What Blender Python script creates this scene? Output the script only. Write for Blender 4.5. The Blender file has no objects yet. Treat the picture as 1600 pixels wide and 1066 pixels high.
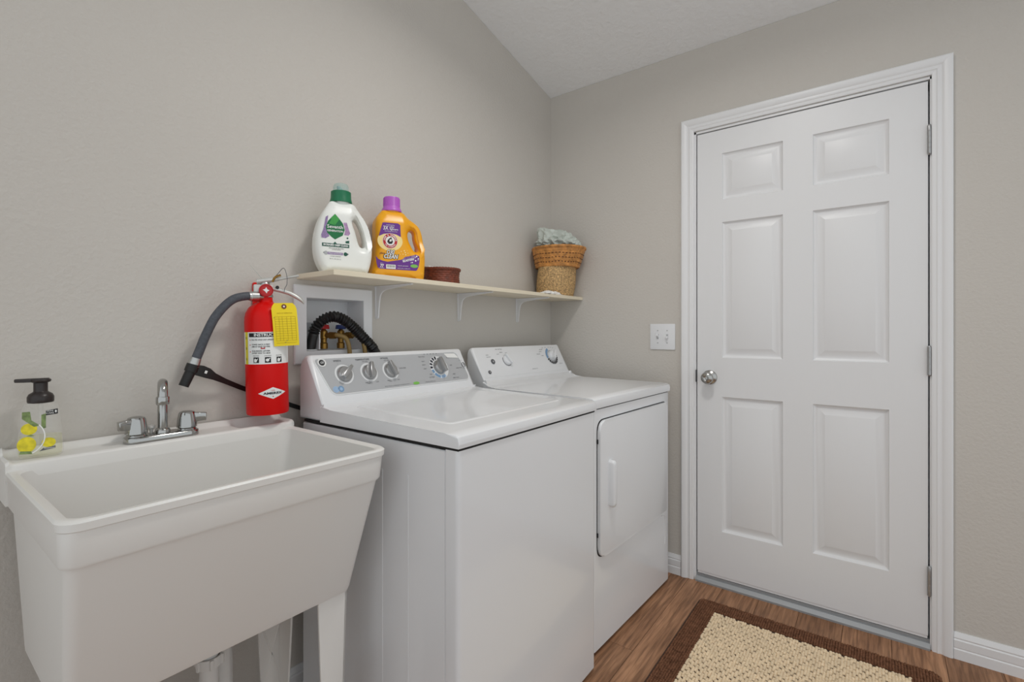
import bpy, bmesh, math, random
from mathutils import Vector, Matrix, noise
R = math.radians
random.seed(7)
S = bpy.context.scene
COL = S.collection
# ------------------------------------------------------------ camera, world, lamp, exposure
cam = bpy.data.cameras.new('camera'); camo = bpy.data.objects.new('camera', cam); COL.objects.link(camo)
cam.sensor_width = 36.0; cam.lens = 36.0 * 761 / 1600; cam.shift_y = -16 / 1600; cam.clip_start = 0.02
camo.location = (-2.336, -1.491, 1.162)
camo.rotation_euler = (R(90), 0, R(37.07 - 90))
S.camera = camo
w = bpy.data.worlds.new('world'); S.world = w; w.use_nodes = True
w.node_tree.nodes['Background'].inputs[0].default_value = (0.925, 0.975, 1.0, 1)
w.node_tree.nodes['Background'].inputs[1].default_value = 0.90
lamp = bpy.data.lights.new('ceiling_lamp_light', 'AREA'); lamp.shape = 'DISK'; lamp.size = 0.26; lamp.spread = R(150); lamp.energy = 10.5; lamp.color = (1.0, 0.975, 0.94)
lo = bpy.data.objects.new('ceiling_lamp_light', lamp); COL.objects.link(lo); lo.location = (-1.22, -1.12, 2.70)
S.view_settings.view_transform = 'Standard'; S.view_settings.look = 'None'
S.view_settings.gamma = 1; S.view_settings.use_curve_mapping = False
S.view_settings.exposure = 0.0

# ------------------------------------------------------------ helpers
def lin(c):
    return tuple((v / 255 / 12.92 if v / 255 <= .04045 else ((v / 255 + .055) / 1.055) ** 2.4) for v in c)
MATS = {}
def mat(name, rgb, rough=.5, metal=0, bump=None, var=None, coat=0, spec=.5, alpha=None, stretch=(1, 1, 1)):
    """rgb 0-255 sRGB albedo; bump=(scale,strength,distance); var=(scale,amount) brightness mottling"""
    m = bpy.data.materials.new(name); m.use_nodes = True; MATS[name] = m
    nt = m.node_tree; b = nt.nodes['Principled BSDF']; c = lin(rgb)
    b.inputs['Base Color'].default_value = (*c, 1); b.inputs['Roughness'].default_value = rough
    b.inputs['Metallic'].default_value = metal; b.inputs['Coat Weight'].default_value = coat
    b.inputs['Specular IOR Level'].default_value = spec
    if alpha is not None: b.inputs['Alpha'].default_value = alpha
    if bump or var:
        tc = nt.nodes.new('ShaderNodeTexCoord'); mp = nt.nodes.new('ShaderNodeMapping')
        mp.inputs['Scale'].default_value = stretch; nt.links.new(tc.outputs['Object'], mp.inputs[0])
    if bump:
        n = nt.nodes.new('ShaderNodeTexNoise'); n.inputs['Scale'].default_value = bump[0]; n.inputs['Detail'].default_value = 3
        bp = nt.nodes.new('ShaderNodeBump'); bp.inputs['Strength'].default_value = bump[1]; bp.inputs['Distance'].default_value = bump[2]
        nt.links.new(mp.outputs[0], n.inputs['Vector']); nt.links.new(n.outputs[0], bp.inputs['Height']); nt.links.new(bp.outputs[0], b.inputs['Normal'])
    if var:
        n = nt.nodes.new('ShaderNodeTexNoise'); n.inputs['Scale'].default_value = var[0]; n.inputs['Detail'].default_value = 4
        r = nt.nodes.new('ShaderNodeValToRGB'); a = var[1]
        r.color_ramp.elements[0].position = .3; r.color_ramp.elements[1].position = .7
        r.color_ramp.elements[0].color = (*[v * (1 - a) for v in c], 1); r.color_ramp.elements[1].color = (*[min(1, v * (1 + a)) for v in c], 1)
        nt.links.new(mp.outputs[0], n.inputs['Vector']); nt.links.new(n.outputs[0], r.inputs[0]); nt.links.new(r.outputs[0], b.inputs['Base Color'])
    return m
def obj(name, me, m, parent=None, smooth=35):
    if isinstance(me, bmesh.types.BMesh):
        bm = me; bmesh.ops.recalc_face_normals(bm, faces=bm.faces); me = bpy.data.meshes.new(name); bm.to_mesh(me); bm.free()
    if smooth:
        me.shade_smooth(); me.set_sharp_from_angle(angle=R(smooth))
    if m and not me.materials: me.materials.append(m)
    o = bpy.data.objects.new(name, me); COL.objects.link(o)
    if parent: o.parent = parent
    return o
def tag(o, label, cat=None, group=None, kind=None):
    o['label'] = label
    if cat: o['category'] = cat
    if group: o['group'] = group
    if kind: o['kind'] = kind
    return o
def thing(name, label, cat, loc=(0, 0, 0), rot=(0, 0, 0), group=None, kind=None):
    o = bpy.data.objects.new(name, None); COL.objects.link(o); o.location = loc; o.rotation_euler = rot
    o.empty_display_size = .05
    return tag(o, label, cat, group, kind)
def box(x0, x1, y0, y1, z0, z1, bev=0, seg=2, bm=None):
    nb = bmesh.new()
    bmesh.ops.create_cube(nb, size=1)
    for v in nb.verts: v.co = ((x0 + x1) / 2 + v.co.x * (x1 - x0), (y0 + y1) / 2 + v.co.y * (y1 - y0), (z0 + z1) / 2 + v.co.z * (z1 - z0))
    if bev: bmesh.ops.bevel(nb, geom=list(nb.edges), offset=bev, segments=seg, profile=.6, affect='EDGES')
    if bm is None: return nb
    join(bm, nb); return bm
def join(bm, nb, M=None):
    if M is not None: bmesh.ops.transform(nb, matrix=M, verts=nb.verts)
    me = bpy.data.meshes.new('tmp'); nb.to_mesh(me); nb.free(); bm.from_mesh(me); bpy.data.meshes.remove(me); return bm
def lathe(prof, seg=32, sx=1, sy=1, M=None, bm=None):
    """prof: (r,z) list; closed at the axis where r == 0"""
    nb = bmesh.new(); rings = []
    for r, z in prof:
        if r < 1e-6: rings.append([nb.verts.new((0, 0, z))])
        else: rings.append([nb.verts.new((r * sx * math.cos(2 * math.pi * i / seg), r * sy * math.sin(2 * math.pi * i / seg), z)) for i in range(seg)])
    for a, b in zip(rings, rings[1:]):
        for i in range(seg):
            j = (i + 1) % seg
            if len(a) == 1 and len(b) == 1: continue
            if len(a) == 1: nb.faces.new((a[0], b[i], b[j]))
            elif len(b) == 1: nb.faces.new((a[i], a[j], b[0]))
            else: nb.faces.new((a[i], a[j], b[j], b[i]))
    if M is not None: bmesh.ops.transform(nb, matrix=M, verts=nb.verts)
    return nb if bm is None else join(bm, nb)
def spline(pts, n):
    P = [Vector(p) for p in pts]; P = [2 * P[0] - P[1]] + P + [2 * P[-1] - P[-2]]; out = []
    for k in range(1, len(P) - 2):
        for i in range(n):
            t = i / n; a, b, c, d = P[k - 1:k + 3]
            out.append(.5 * (2 * b + (c - a) * t + (2 * a - 5 * b + 4 * c - d) * t * t + (3 * b - a - 3 * c + d) * t ** 3))
    out.append(P[-2]); return out
def tube(path, rad, seg=12, cap=True, bm=None, flat=None):
    """rad: number or list; flat=(a,b) elliptical scale of the section"""
    nb = bmesh.new(); path = [Vector(p) for p in path]; rings = []; n = len(path); prev = None
    for i, p in enumerate(path):
        t = (path[min(i + 1, n - 1)] - path[max(i - 1, 0)]).normalized()
        if prev is None:
            up = Vector((0, 0, 1)) if abs(t.z) < .9 else Vector((0, 1, 0)); u = t.cross(up).normalized()
        else: u = (prev - t * prev.dot(t)).normalized()
        prev = u; v = t.cross(u); r = rad[i] if isinstance(rad, (list, tuple)) else rad
        a, b = flat or (1, 1)
        rings.append([nb.verts.new(p + u * (r * a * math.cos(2 * math.pi * k / seg)) + v * (r * b * math.sin(2 * math.pi * k / seg))) for k in range(seg)])
    for A, B in zip(rings, rings[1:]):
        for k in range(seg): nb.faces.new((A[k], A[(k + 1) % seg], B[(k + 1) % seg], B[k]))
    if cap: nb.faces.new(rings[0][::-1]); nb.faces.new(rings[-1])
    return nb if bm is None else join(bm, nb)
def prism(poly, fn, d0, d1, bev=0, seg=2):
    """poly 2-D outline; fn(a,b,d) -> 3-D"""
    nb = bmesh.new(); A = [nb.verts.new(fn(a, b, d0)) for a, b in poly]; B = [nb.verts.new(fn(a, b, d1)) for a, b in poly]
    n = len(poly); nb.faces.new(A[::-1]); nb.faces.new(B)
    for i in range(n): nb.faces.new((A[i], A[(i + 1) % n], B[(i + 1) % n], B[i]))
    if bev:
        e = [e for e in nb.edges if len({v in A for v in e.verts}) == 1]
        bmesh.ops.bevel(nb, geom=e, offset=bev, segments=seg, profile=.5, affect='EDGES')
    return nb
def rrect(x0, x1, y0, y1, r, n=6):
    out = []
    for cx, cy, a0 in ((x1 - r, y1 - r, 0), (x0 + r, y1 - r, 90), (x0 + r, y0 + r, 180), (x1 - r, y0 + r, 270)):
        for i in range(n + 1):
            a = R(a0 + 90 * i / n); out.append((cx + r * math.cos(a), cy + r * math.sin(a)))
    return out
def rounded(poly, r, n=5):
    out = []; k = len(poly); rs = r if isinstance(r, (list, tuple)) else [r] * k
    for i in range(k):
        p = Vector(poly[i]); a = Vector(poly[i - 1]) - p; b = Vector(poly[(i + 1) % k]) - p; rr = rs[i]
        pa = p + a.normalized() * min(rr, a.length * .49); pb = p + b.normalized() * min(rr, b.length * .49)
        for j in range(n + 1):
            t = j / n; q = pa * (1 - t) ** 2 + p * 2 * t * (1 - t) + pb * t * t; out.append((q.x, q.y))
    return out
def loft(rings, cap0=False, cap1=False):
    nb = bmesh.new(); V = [[nb.verts.new(p) for p in r] for r in rings]
    for a, b in zip(V, V[1:]):
        n = len(a)
        for i in range(n): nb.faces.new((a[i], a[(i + 1) % n], b[(i + 1) % n], b[i]))
    if cap0: nb.faces.new(V[0][::-1])
    if cap1: nb.faces.new(V[-1])
    return nb
def polys(name, plist, fn, m, parent, label=None):
    bm = bmesh.new()
    for p in plist: bm.faces.new([bm.verts.new(fn(a, b)) for a, b in p])
    me = bpy.data.meshes.new(name); bm.to_mesh(me); bm.free()
    o = obj(name, me, m, parent, smooth=0)
    if label: o['label'] = label
    return o
def grid_patch(name, a0, a1, b0, b1, na, nb_, fn, m, parent):
    vs = [fn(a0 + (a1 - a0) * i / na, b0 + (b1 - b0) * j / nb_) for j in range(nb_ + 1) for i in range(na + 1)]
    fs = [(j * (na + 1) + i, j * (na + 1) + i + 1, (j + 1) * (na + 1) + i + 1, (j + 1) * (na + 1) + i) for j in range(nb_) for i in range(na)]
    me = bpy.data.meshes.new(name); me.from_pydata(vs, [], fs); return obj(name, me, m, parent)
def text(name, s, size, a, b, fn, m, parent, bold=0.0, shear=0.0, width=None, align='CENTER'):
    cu = bpy.data.curves.new('tmp_text', 'FONT'); cu.body = s; cu.size = size; cu.align_x = align; cu.align_y = 'CENTER'
    cu.resolution_u = 2; cu.offset = bold; cu.shear = shear
    to = bpy.data.objects.new('tmp_text', cu); me = bpy.data.meshes.new_from_object(to)
    bpy.data.objects.remove(to); bpy.data.curves.remove(cu)
    k = 1
    if width:
        xs = [v.co.x for v in me.vertices]; k = width / max(1e-6, max(xs) - min(xs))
    for v in me.vertices: v.co = fn(a + v.co.x * k, b + v.co.y)
    me.name = name; me.materials.clear()
    return obj(name, me, m, parent, smooth=0)
def circle(cx, cy, r, n=28, ry=None, a0=0, a1=360):
    full = abs(a1 - a0) >= 360
    return [(cx + r * math.cos(R(a0 + (a1 - a0) * i / (n if full else n - 1))), cy + (ry or r) * math.sin(R(a0 + (a1 - a0) * i / (n if full else n - 1)))) for i in range(n)]
def arc_band(cx, cy, r0, r1, a0, a1, n=8):
    return [(cx + r1 * math.cos(R(a0 + (a1 - a0) * i / n)), cy + r1 * math.sin(R(a0 + (a1 - a0) * i / n))) for i in range(n + 1)] + \
           [(cx + r0 * math.cos(R(a1 + (a0 - a1) * i / n)), cy + r0 * math.sin(R(a1 + (a0 - a1) * i / n))) for i in range(n + 1)]
def ring_quads(cx, cy, r0, r1, n=32, a0=0, a1=360):
    out = []
    for i in range(n):
        out.append(arc_band(cx, cy, r0, r1, a0 + (a1 - a0) * i / n, a0 + (a1 - a0) * (i + 1) / n, 1))
    return out
def curve_body(name, outline, holes, half, bev, res=5):
    """inflated bottle body from a closed outline with holes, in the local x-z plane, thickness along y"""
    cu = bpy.data.curves.new('tmp_body', 'CURVE'); cu.dimensions = '2D'; cu.fill_mode = 'BOTH'
    cu.extrude = half - bev; cu.bevel_depth = bev; cu.bevel_resolution = res; cu.offset = -bev; cu.resolution_u = 1
    for pts in [outline] + holes:
        sp = cu.splines.new('POLY'); sp.points.add(len(pts) - 1); sp.use_cyclic_u = True
        for q, (x, y) in zip(sp.points, pts): q.co = (x, y, 0, 1)
    to = bpy.data.objects.new('tmp_body', cu); me = bpy.data.meshes.new_from_object(to)
    bpy.data.objects.remove(to); bpy.data.curves.remove(cu)
    for v in me.vertices: x, y, z = v.co; v.co = (x, -z, y)
    bm = bmesh.new(); bm.from_mesh(me); bmesh.ops.remove_doubles(bm, verts=bm.verts, dist=.0002); bmesh.ops.recalc_face_normals(bm, faces=bm.faces)
    bm.to_mesh(me); bm.free()
    to = bpy.data.objects.new('tmp_remesh', me); COL.objects.link(to)
    md = to.modifiers.new('r', 'REMESH'); md.mode = 'VOXEL'; md.voxel_size = .0026
    m2 = to.modifiers.new('s', 'SMOOTH'); m2.iterations = 4; m2.factor = .5
    ev = to.evaluated_get(bpy.context.evaluated_depsgraph_get()); out = bpy.data.meshes.new_from_object(ev)
    bpy.data.objects.remove(to); bpy.data.meshes.remove(me)
    out.name = name; out.materials.clear()
    return out
def smooth_closed(pts, n=5):
    P = [Vector(p) for p in pts]; k = len(P); out = []
    for i in range(k):
        a, b, c, d = P[i - 1], P[i], P[(i + 1) % k], P[(i + 2) % k]
        for j in range(n):
            t = j / n; q = .5 * (2 * b + (c - a) * t + (2 * a - 5 * b + 4 * c - d) * t * t + (3 * b - a - 3 * c + d) * t ** 3); out.append((q.x, q.y))
    return out
def screw(name, loc, axis, r, m, parent):
    q = Vector((0, 0, 1)).rotation_difference(Vector(axis)).to_matrix().to_4x4()
    bm = lathe([(r, 0), (r * .9, r * .35), (0, r * .5)], 12, M=Matrix.Translation(loc) @ q)
    return obj(name, bm, m, parent)

# ------------------------------------------------------------ materials
def wall_mat(name, rgb, scale, strength, dist, tone):
    m = mat(name, rgb, .85, bump=(scale, strength, dist), var=(1.3, tone), spec=.2); return m
M_wall = wall_mat('wall_paint', (201, 196, 189), 95, .42, .004, .015)
M_ceil = wall_mat('ceiling_paint', (236, 237, 238), 42, .6, .006, .01)
M_trim = mat('trim_paint', (228, 228, 229), .35, bump=(260, .06, .001))
M_door = mat('door_paint', (226, 226, 227), .38, bump=(160, .16, .0016), stretch=(1, 1, .06))
M_enamel = mat('white_enamel', (228, 229, 231), .22, coat=.35)
M_enamel2 = mat('white_plastic', (226, 227, 229), .32)
M_sink = mat('sink_plastic', (226, 224, 220), .38, bump=(220, .05, .001))
M_dark = mat('dark_gap', (18, 17, 17), .7)
M_black = mat('black_plastic', (22, 21, 21), .45)
M_rubber = mat('black_rubber', (24, 24, 25), .38)
M_chrome = mat('chrome', (176, 176, 174), .10, 1.0)
M_nickel = mat('satin_nickel', (178, 177, 174), .24, 1.0)
M_steel = mat('galvanised_steel', (190, 190, 188), .35, 1.0)
M_hinge = mat('hinge_steel', (164, 164, 164), .32, .8)
M_lever = mat('lever_zinc', (206, 206, 202), .4, .55)
M_alu = mat('sill_aluminium', (156, 158, 160), .5, .25)
M_red = mat('red_enamel', (220, 8, 5), .38, coat=.05, spec=.22)
M_redd = mat('red_print', (186, 30, 34), .5)
M_brass = mat('brass', (156, 120, 62), .4, 1.0)
M_braid = mat('tan_hose', (142, 116, 66), .5, bump=(400, .4, .001))
M_shelf = mat('shelf_melamine', (226, 215, 192), .45, var=(9, .03), stretch=(.15, 1, 1))
M_panel = mat('console_grey', (176, 177, 179), .38)
M_ring = mat('dial_ring_white', (226, 227, 228), .4)
M_knob = mat('knob_silver', (172, 172, 172), .28, .75)
M_ink = mat('ink_grey', (92, 93, 96), .6)
M_inkb = mat('ink_black', (22, 22, 24), .6)
M_inkn = mat('ink_navy', (28, 30, 44), .6)
M_inkbl = mat('ink_blue', (118, 152, 186), .5)
M_inklb = mat('ink_light_blue', (158, 186, 216), .5)
M_white = mat('print_white', (236, 236, 234), .5)
M_yel = mat('tag_yellow', (242, 214, 24), .6, bump=(40, .05, .002))
M_yel2 = mat('label_yellow', (226, 208, 46), .5)
M_line = mat('tag_line', (150, 118, 20), .7)
M_hose = mat('charcoal_hose', (74, 77, 84), .55, bump=(300, .35, .001), var=(160, .2))
M_jugw = mat('white_jug_plastic', (236, 237, 232), .33)
M_capg = mat('green_cap', (18, 112, 74), .4)
M_leaf = mat('leaf_green', (18, 112, 62), .5)
M_leaf2 = mat('leaf_light_green', (64, 158, 72), .5)
M_dgreen = mat('dark_green_print', (22, 84, 66), .5)
M_lav = mat('lavender_print', (146, 122, 166), .5, var=(300, .3))
M_pet = mat('petal_print', (172, 138, 176), .5, var=(200, .25))
M_jugy = mat('yellow_jug_plastic', (240, 168, 16), .32)
M_capp = mat('purple_cap', (184, 98, 196), .4)
M_purp = mat('purple_print', (104, 46, 140), .45)
M_lime = mat('lime_print', (124, 190, 84), .5)
M_glow = mat('cream_print', (246, 222, 150), .5)
M_dwick = mat('dark_wicker', (112, 52, 32), .55, var=(60, .35), bump=(180, .4, .002))
M_owick = mat('orange_wicker', (192, 132, 68), .5, var=(45, .36), bump=(160, .4, .002))
M_dstit = mat('dark_stitch', (74, 38, 18), .6)
M_sea = mat('seagrass', (190, 156, 108), .7, var=(140, .55), bump=(190, .8, .004))
M_bag = mat('grey_green_bag', (190, 196, 188), .42, var=(20, .08))
M_cloth = mat('white_lace', (232, 230, 226), .8, var=(90, .12), bump=(200, .6, .002))
M_paper = mat('white_paper', (232, 232, 230), .7)
M_pvc = mat('white_pvc', (214, 213, 210), .4)
M_brown = mat('brown_pile', (116, 80, 60), .95, var=(70, .3), spec=.1)
M_beige = mat('beige_pile', (232, 210, 178), .95, var=(60, .12), spec=.1)
M_back = mat('rug_backing', (66, 46, 34), .95)
M_pump = mat('pump_brown', (42, 34, 32), .35)
M_lemon = mat('lemon_print', (224, 208, 36), .5, var=(90, .2))
M_stem = mat('leaf_print', (120, 140, 84), .5, var=(120, .4))
def clear_mat(name, rgb, keep):
    m = bpy.data.materials.new(name); m.use_nodes = True; nt = m.node_tree; b = nt.nodes['Principled BSDF']
    b.inputs['Base Color'].default_value = (*lin(rgb), 1); b.inputs['Roughness'].default_value = .06; b.inputs['Coat Weight'].default_value = .6
    t = nt.nodes.new('ShaderNodeBsdfTransparent'); t.inputs[0].default_value = (*lin(tuple(min(255, c + 22) for c in rgb)), 1)
    x = nt.nodes.new('ShaderNodeMixShader'); x.inputs[0].default_value = keep
    nt.links.new(t.outputs[0], x.inputs[1]); nt.links.new(b.outputs[0], x.inputs[2]); nt.links.new(x.outputs[0], nt.nodes['Material Output'].inputs[0])
    return m
M_clear = clear_mat('clear_plastic', (240, 240, 234), .12)
M_soap = clear_mat('pale_soap', (238, 236, 222), .12)
M_cclear = clear_mat('clear_cap', (214, 226, 224), .28)
M_spout = mat('teal_spout', (120, 160, 160), .4)
def wood_mat():
    m = bpy.data.materials.new('plank_wood'); m.use_nodes = True; nt = m.node_tree; b = nt.nodes['Principled BSDF']
    b.inputs['Roughness'].default_value = .5; b.inputs['Specular IOR Level'].default_value = .3
    tc = nt.nodes.new('ShaderNodeTexCoord'); oi = nt.nodes.new('ShaderNodeObjectInfo')
    add = nt.nodes.new('ShaderNodeVectorMath'); add.operation = 'ADD'
    sc = nt.nodes.new('ShaderNodeVectorMath'); sc.operation = 'SCALE'; sc.inputs[0].default_value = (7, 13, 5); nt.links.new(oi.outputs['Random'], sc.inputs['Scale'])
    nt.links.new(tc.outputs['Object'], add.inputs[0]); nt.links.new(sc.outputs[0], add.inputs[1])
    def nz(scale, st, det=5, dist=0):
        mp = nt.nodes.new('ShaderNodeMapping'); mp.inputs['Scale'].default_value = st; nt.links.new(add.outputs[0], mp.inputs[0])
        n = nt.nodes.new('ShaderNodeTexNoise'); n.inputs['Scale'].default_value = scale; n.inputs['Detail'].default_value = det; n.inputs['Distortion'].default_value = dist
        nt.links.new(mp.outputs[0], n.inputs['Vector']); return n
    big = nz(5, (.5, 1.2, 1), 3, .6); fine = nz(90, (.06, 1, 1), 5, .4)
    mp = nt.nodes.new('ShaderNodeMapping'); mp.inputs['Scale'].default_value = (.22, 1, 1); nt.links.new(add.outputs[0], mp.inputs[0])
    wv = nt.nodes.new('ShaderNodeTexWave'); wv.wave_type = 'RINGS'; wv.inputs['Scale'].default_value = 16; wv.inputs['Distortion'].default_value = 9; wv.inputs['Detail'].default_value = 3; wv.inputs['Detail Scale'].default_value = 1.6
    nt.links.new(mp.outputs[0], wv.inputs['Vector'])
    r1 = nt.nodes.new('ShaderNodeValToRGB'); e = r1.color_ramp.elements
    e[0].position = .28; e[0].color = (*lin((140, 100, 72)), 1); e[1].position = .72; e[1].color = (*lin((186, 140, 106)), 1)
    nt.links.new(big.outputs[0], r1.inputs[0])
    def mixmul(src, col, fac):
        x = nt.nodes.new('ShaderNodeMix'); x.data_type = 'RGBA'; x.blend_type = 'MULTIPLY'; x.inputs['Factor'].default_value = fac
        nt.links.new(col, x.inputs[6]); nt.links.new(src, x.inputs[7]); return x.outputs[2]
    rf = nt.nodes.new('ShaderNodeValToRGB'); rf.color_ramp.elements[0].position = .35; rf.color_ramp.elements[0].color = (.45, .42, .4, 1); rf.color_ramp.elements[1].position = .6; rf.color_ramp.elements[1].color = (1.1, 1.1, 1.1, 1)
    nt.links.new(fine.outputs[0], rf.inputs[0])
    rw = nt.nodes.new('ShaderNodeValToRGB'); rw.color_ramp.elements[0].color = (.72, .7, .68, 1); rw.color_ramp.elements[1].position = .45; rw.color_ramp.elements[1].color = (1, 1, 1, 1)
    nt.links.new(wv.outputs[0], rw.inputs[0])
    c = mixmul(rf.outputs[0], r1.outputs[0], .75); c = mixmul(rw.outputs[0], c, .55)
    hs = nt.nodes.new('ShaderNodeHueSaturation'); mr = nt.nodes.new('ShaderNodeMapRange'); mr.inputs[3].default_value = .86; mr.inputs[4].default_value = 1.12
    nt.links.new(oi.outputs['Random'], mr.inputs[0]); nt.links.new(mr.outputs[0], hs.inputs['Value']); nt.links.new(c, hs.inputs['Color'])
    nt.links.new(hs.outputs[0], b.inputs['Base Color'])
    bp = nt.nodes.new('ShaderNodeBump'); bp.inputs['Strength'].default_value = .25; bp.inputs['Distance'].default_value = .001
    nt.links.new(fine.outputs[0], bp.inputs['Height']); nt.links.new(bp.outputs[0], b.inputs['Normal'])
    return m
M_wood = wood_mat()

# ------------------------------------------------------------ the room
X0, Y0 = -3.7, -3.3
SL = .2256; H0 = 2.48
def zc(x): return H0 - SL * x
fl = tag(obj('floor', box(X0, .12, Y0, .12, -.05, -.006), M_dark, smooth=0), 'brown wood-look plank floor of the laundry room', 'floor', kind='structure')
PW = .150
def plank_mesh(L):
    me = bpy.data.meshes.new('plank'); bm = box(-L / 2 + .0006, L / 2 - .0006, -PW / 2 + .0006, PW / 2 - .0006, -.006, 0, .0008, 1); bm.to_mesh(me); bm.free(); return me
pcache = {}
row = 0; y = 0.0 - .1
while y > Y0 + PW:
    off = (row * .47) % 1.22; x = .0 + .05 + (off - 1.22 if off else 0)
    edges = []; e = 0.0
    first = off if off > .15 else 1.22
    edges = [0.0, -first]
    while edges[-1] > X0: edges.append(edges[-1] - 1.22)
    for a, b in zip(edges, edges[1:]):
        b2 = max(b, X0); L = round(a - b2, 3)
        if L < .05: continue
        if L not in pcache: pcache[L] = plank_mesh(L)
        p = obj('plank', pcache[L], M_wood, fl, smooth=0); p.location = ((a + b2) / 2, y, 0)
    y -= PW; row += 1
# back wall with the recess opening of the washer supply box
BX0, BX1, BZ0, BZ1 = -1.478, -1.259, 1.095, 1.270
bm = bmesh.new()
xs = [X0, BX0, BX1, .12]
for i in range(3):
    a, b = xs[i], xs[i + 1]
    zz = [[0, BZ0, BZ1, zc(a)], [0, BZ0, BZ1, zc(b)]]
    for k in range(3):
        if i == 1 and k == 1: continue
        bm.faces.new([bm.verts.new(p) for p in ((a, 0, zz[0][k]), (b, 0, zz[1][k]), (b, 0, zz[1][k + 1]), (a, 0, zz[0][k + 1]))])
bmesh.ops.remove_doubles(bm, verts=bm.verts, dist=1e-5)
r = bmesh.ops.extrude_face_region(bm, geom=list(bm.faces)); bmesh.ops.translate(bm, vec=(0, .12, 0), verts=[v for v in r['geom'] if isinstance(v, bmesh.types.BMVert)])
tag(obj('wall_back', bm, M_wall, smooth=0), 'greige orange-peel wall behind the washer and sink', 'wall', kind='structure')
DY0, DY1, DZ = -.796, -1.645, 2.090
bm = bmesh.new()
ys = [0, DY0, DY1, Y0]
for i in range(3):
    a, b = ys[i], ys[i + 1]
    for z0, z1 in ((0, DZ), (DZ, H0)):
        if i == 1 and z0 == 0: continue
        bm.faces.new([bm.verts.new(p) for p in ((0, a, z0), (0, b, z0), (0, b, z1), (0, a, z1))])
bmesh.ops.remove_doubles(bm, verts=bm.verts, dist=1e-5)
r = bmesh.ops.extrude_face_region(bm, geom=list(bm.faces)); bmesh.ops.translate(bm, vec=(.12, 0, 0), verts=[v for v in r['geom'] if isinstance(v, bmesh.types.BMVert)])
tag(obj('wall_right', bm, M_wall, smooth=0), 'greige wall holding the white panel door', 'wall', kind='structure')
bm = prism([(.12, zc(.12) + .001), (X0, zc(X0) + .001), (X0, zc(X0) + .1), (.12, zc(.12) + .1)], lambda a, b, d: (a, d, b), .12, Y0)
tag(obj('ceiling', bm, M_ceil, smooth=0), 'sloped pale grey textured ceiling', 'ceiling', kind='structure')
# baseboards
BP = [(0, 0), (.014, 0), (.014, .034), (.011, .038), (.0125, .042), (.0125, .066), (.009, .07), (.0105, .075), (.008, .082), (.004, .092), (0, .092)]
def baseboard(name, fn, a, b, label):
    return tag(obj(name, prism(BP, lambda d, z, t: fn(d, z, t), a, b), M_trim, smooth=20), label, 'baseboard', kind='structure')
baseboard('baseboard_right', lambda d, z, t: (-d, t, z), -.001, -.737, 'white baseboard between the dryer and the door casing')
baseboard('baseboard_right', lambda d, z, t: (-d, t, z), -1.7, Y0, 'white moulded baseboard on the hinge side of the door')
baseboard('baseboard_back', lambda d, z, t: (t, -d, z), X0, -.001, 'white baseboard running behind the sink and appliances')

# ------------------------------------------------------------ door and casing
cas = thing('trim_1', 'white moulded casing around the panel door', 'door casing', (0, -1.22, 0), kind='structure')
CP = [(0, 0), (0, .009), (.004, .011), (.012, .0115), (.016, .014), (.022, .0115), (.028, .0115), (.034, .016), (.040, .0175), (.047, .019), (.053, .019), (.058, .015), (.058, 0)]
yi0, yi1, zi = -.797, -1.641, 2.092
secs = []
for w_, d in CP: secs.append([(-d, yi0 + w_ + 1.22, 0), (-d, yi0 + w_ + 1.22, zi + w_), (-d, yi1 - w_ + 1.22, zi + w_), (-d, yi1 - w_ + 1.22, 0)])
for k in range(3):
    bm = bmesh.new(); V = [(bm.verts.new(s[k]), bm.verts.new(s[k + 1])) for s in secs]
    for a, b in zip(V, V[1:]): bm.faces.new((a[0], a[1], b[1], b[0]))
    bm.faces.new([v[0] for v in V]); bm.faces.new([v[1] for v in V][::-1]); bm.faces.new((V[-1][0], V[-1][1], V[0][1], V[0][0]))
    obj(('side_casing', 'head_casing', 'side_casing')[k], bm, M_trim, cas, smooth=25)
bm = box(-.001, .119, -.8055 + 1.22, -.7965 + 1.22, 0, 2.089); box(-.001, .119, -1.6445 + 1.22, -1.6365 + 1.22, 0, 2.089, bm=bm); box(-.001, .119, -1.6445 + 1.22, -.7965 + 1.22, 2.080, 2.0895, bm=bm)
obj('jamb', bm, M_trim, cas, smooth=0)
bm = box(.047, .06, -.80 + 1.22, -.826 + 1.22, 0, 2.08); box(.047, .06, -1.614 + 1.22, -1.64 + 1.22, 0, 2.08, bm=bm); box(.047, .06, -1.64 + 1.22, -.80 + 1.22, 2.055, 2.08, bm=bm)
obj('door_stop', bm, M_trim, cas, smooth=0)
dy0, dy1, dz0, dz1 = -.8105, -1.6310, .047, 2.0745
door = thing('door_1', 'white six-panel interior door with satin knob', 'door', (0, -1.22, 0), kind='structure')
def D(x, y, z): return (x, y + 1.22, z)
cols = [(-.919, -1.163), (-1.271, -1.519)]; rows = [(.249, .862), (1.040, 1.655), (1.757, 1.967)]
bm = bmesh.new()
ysp = [dy0, cols[0][0], cols[0][1], cols[1][0], cols[1][1], dy1]; zsp = [dz0, rows[0][0], rows[0][1], rows[1][0], rows[1][1], rows[2][0], rows[2][1], dz1]
FX = .001
for i in range(5):
    for k in range(7):
        if i in (1, 3) and k in (1, 3, 5): continue
        bm.faces.new([bm.verts.new(D(FX, *p)) for p in ((ysp[i], zsp[k]), (ysp[i + 1], zsp[k]), (ysp[i + 1], zsp[k + 1]), (ysp[i], zsp[k + 1]))])
bmesh.ops.remove_doubles(bm, verts=bm.verts, dist=1e-5)
c4 = [(dy0, dz0), (dy1, dz0), (dy1, dz1), (dy0, dz1)]
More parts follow.
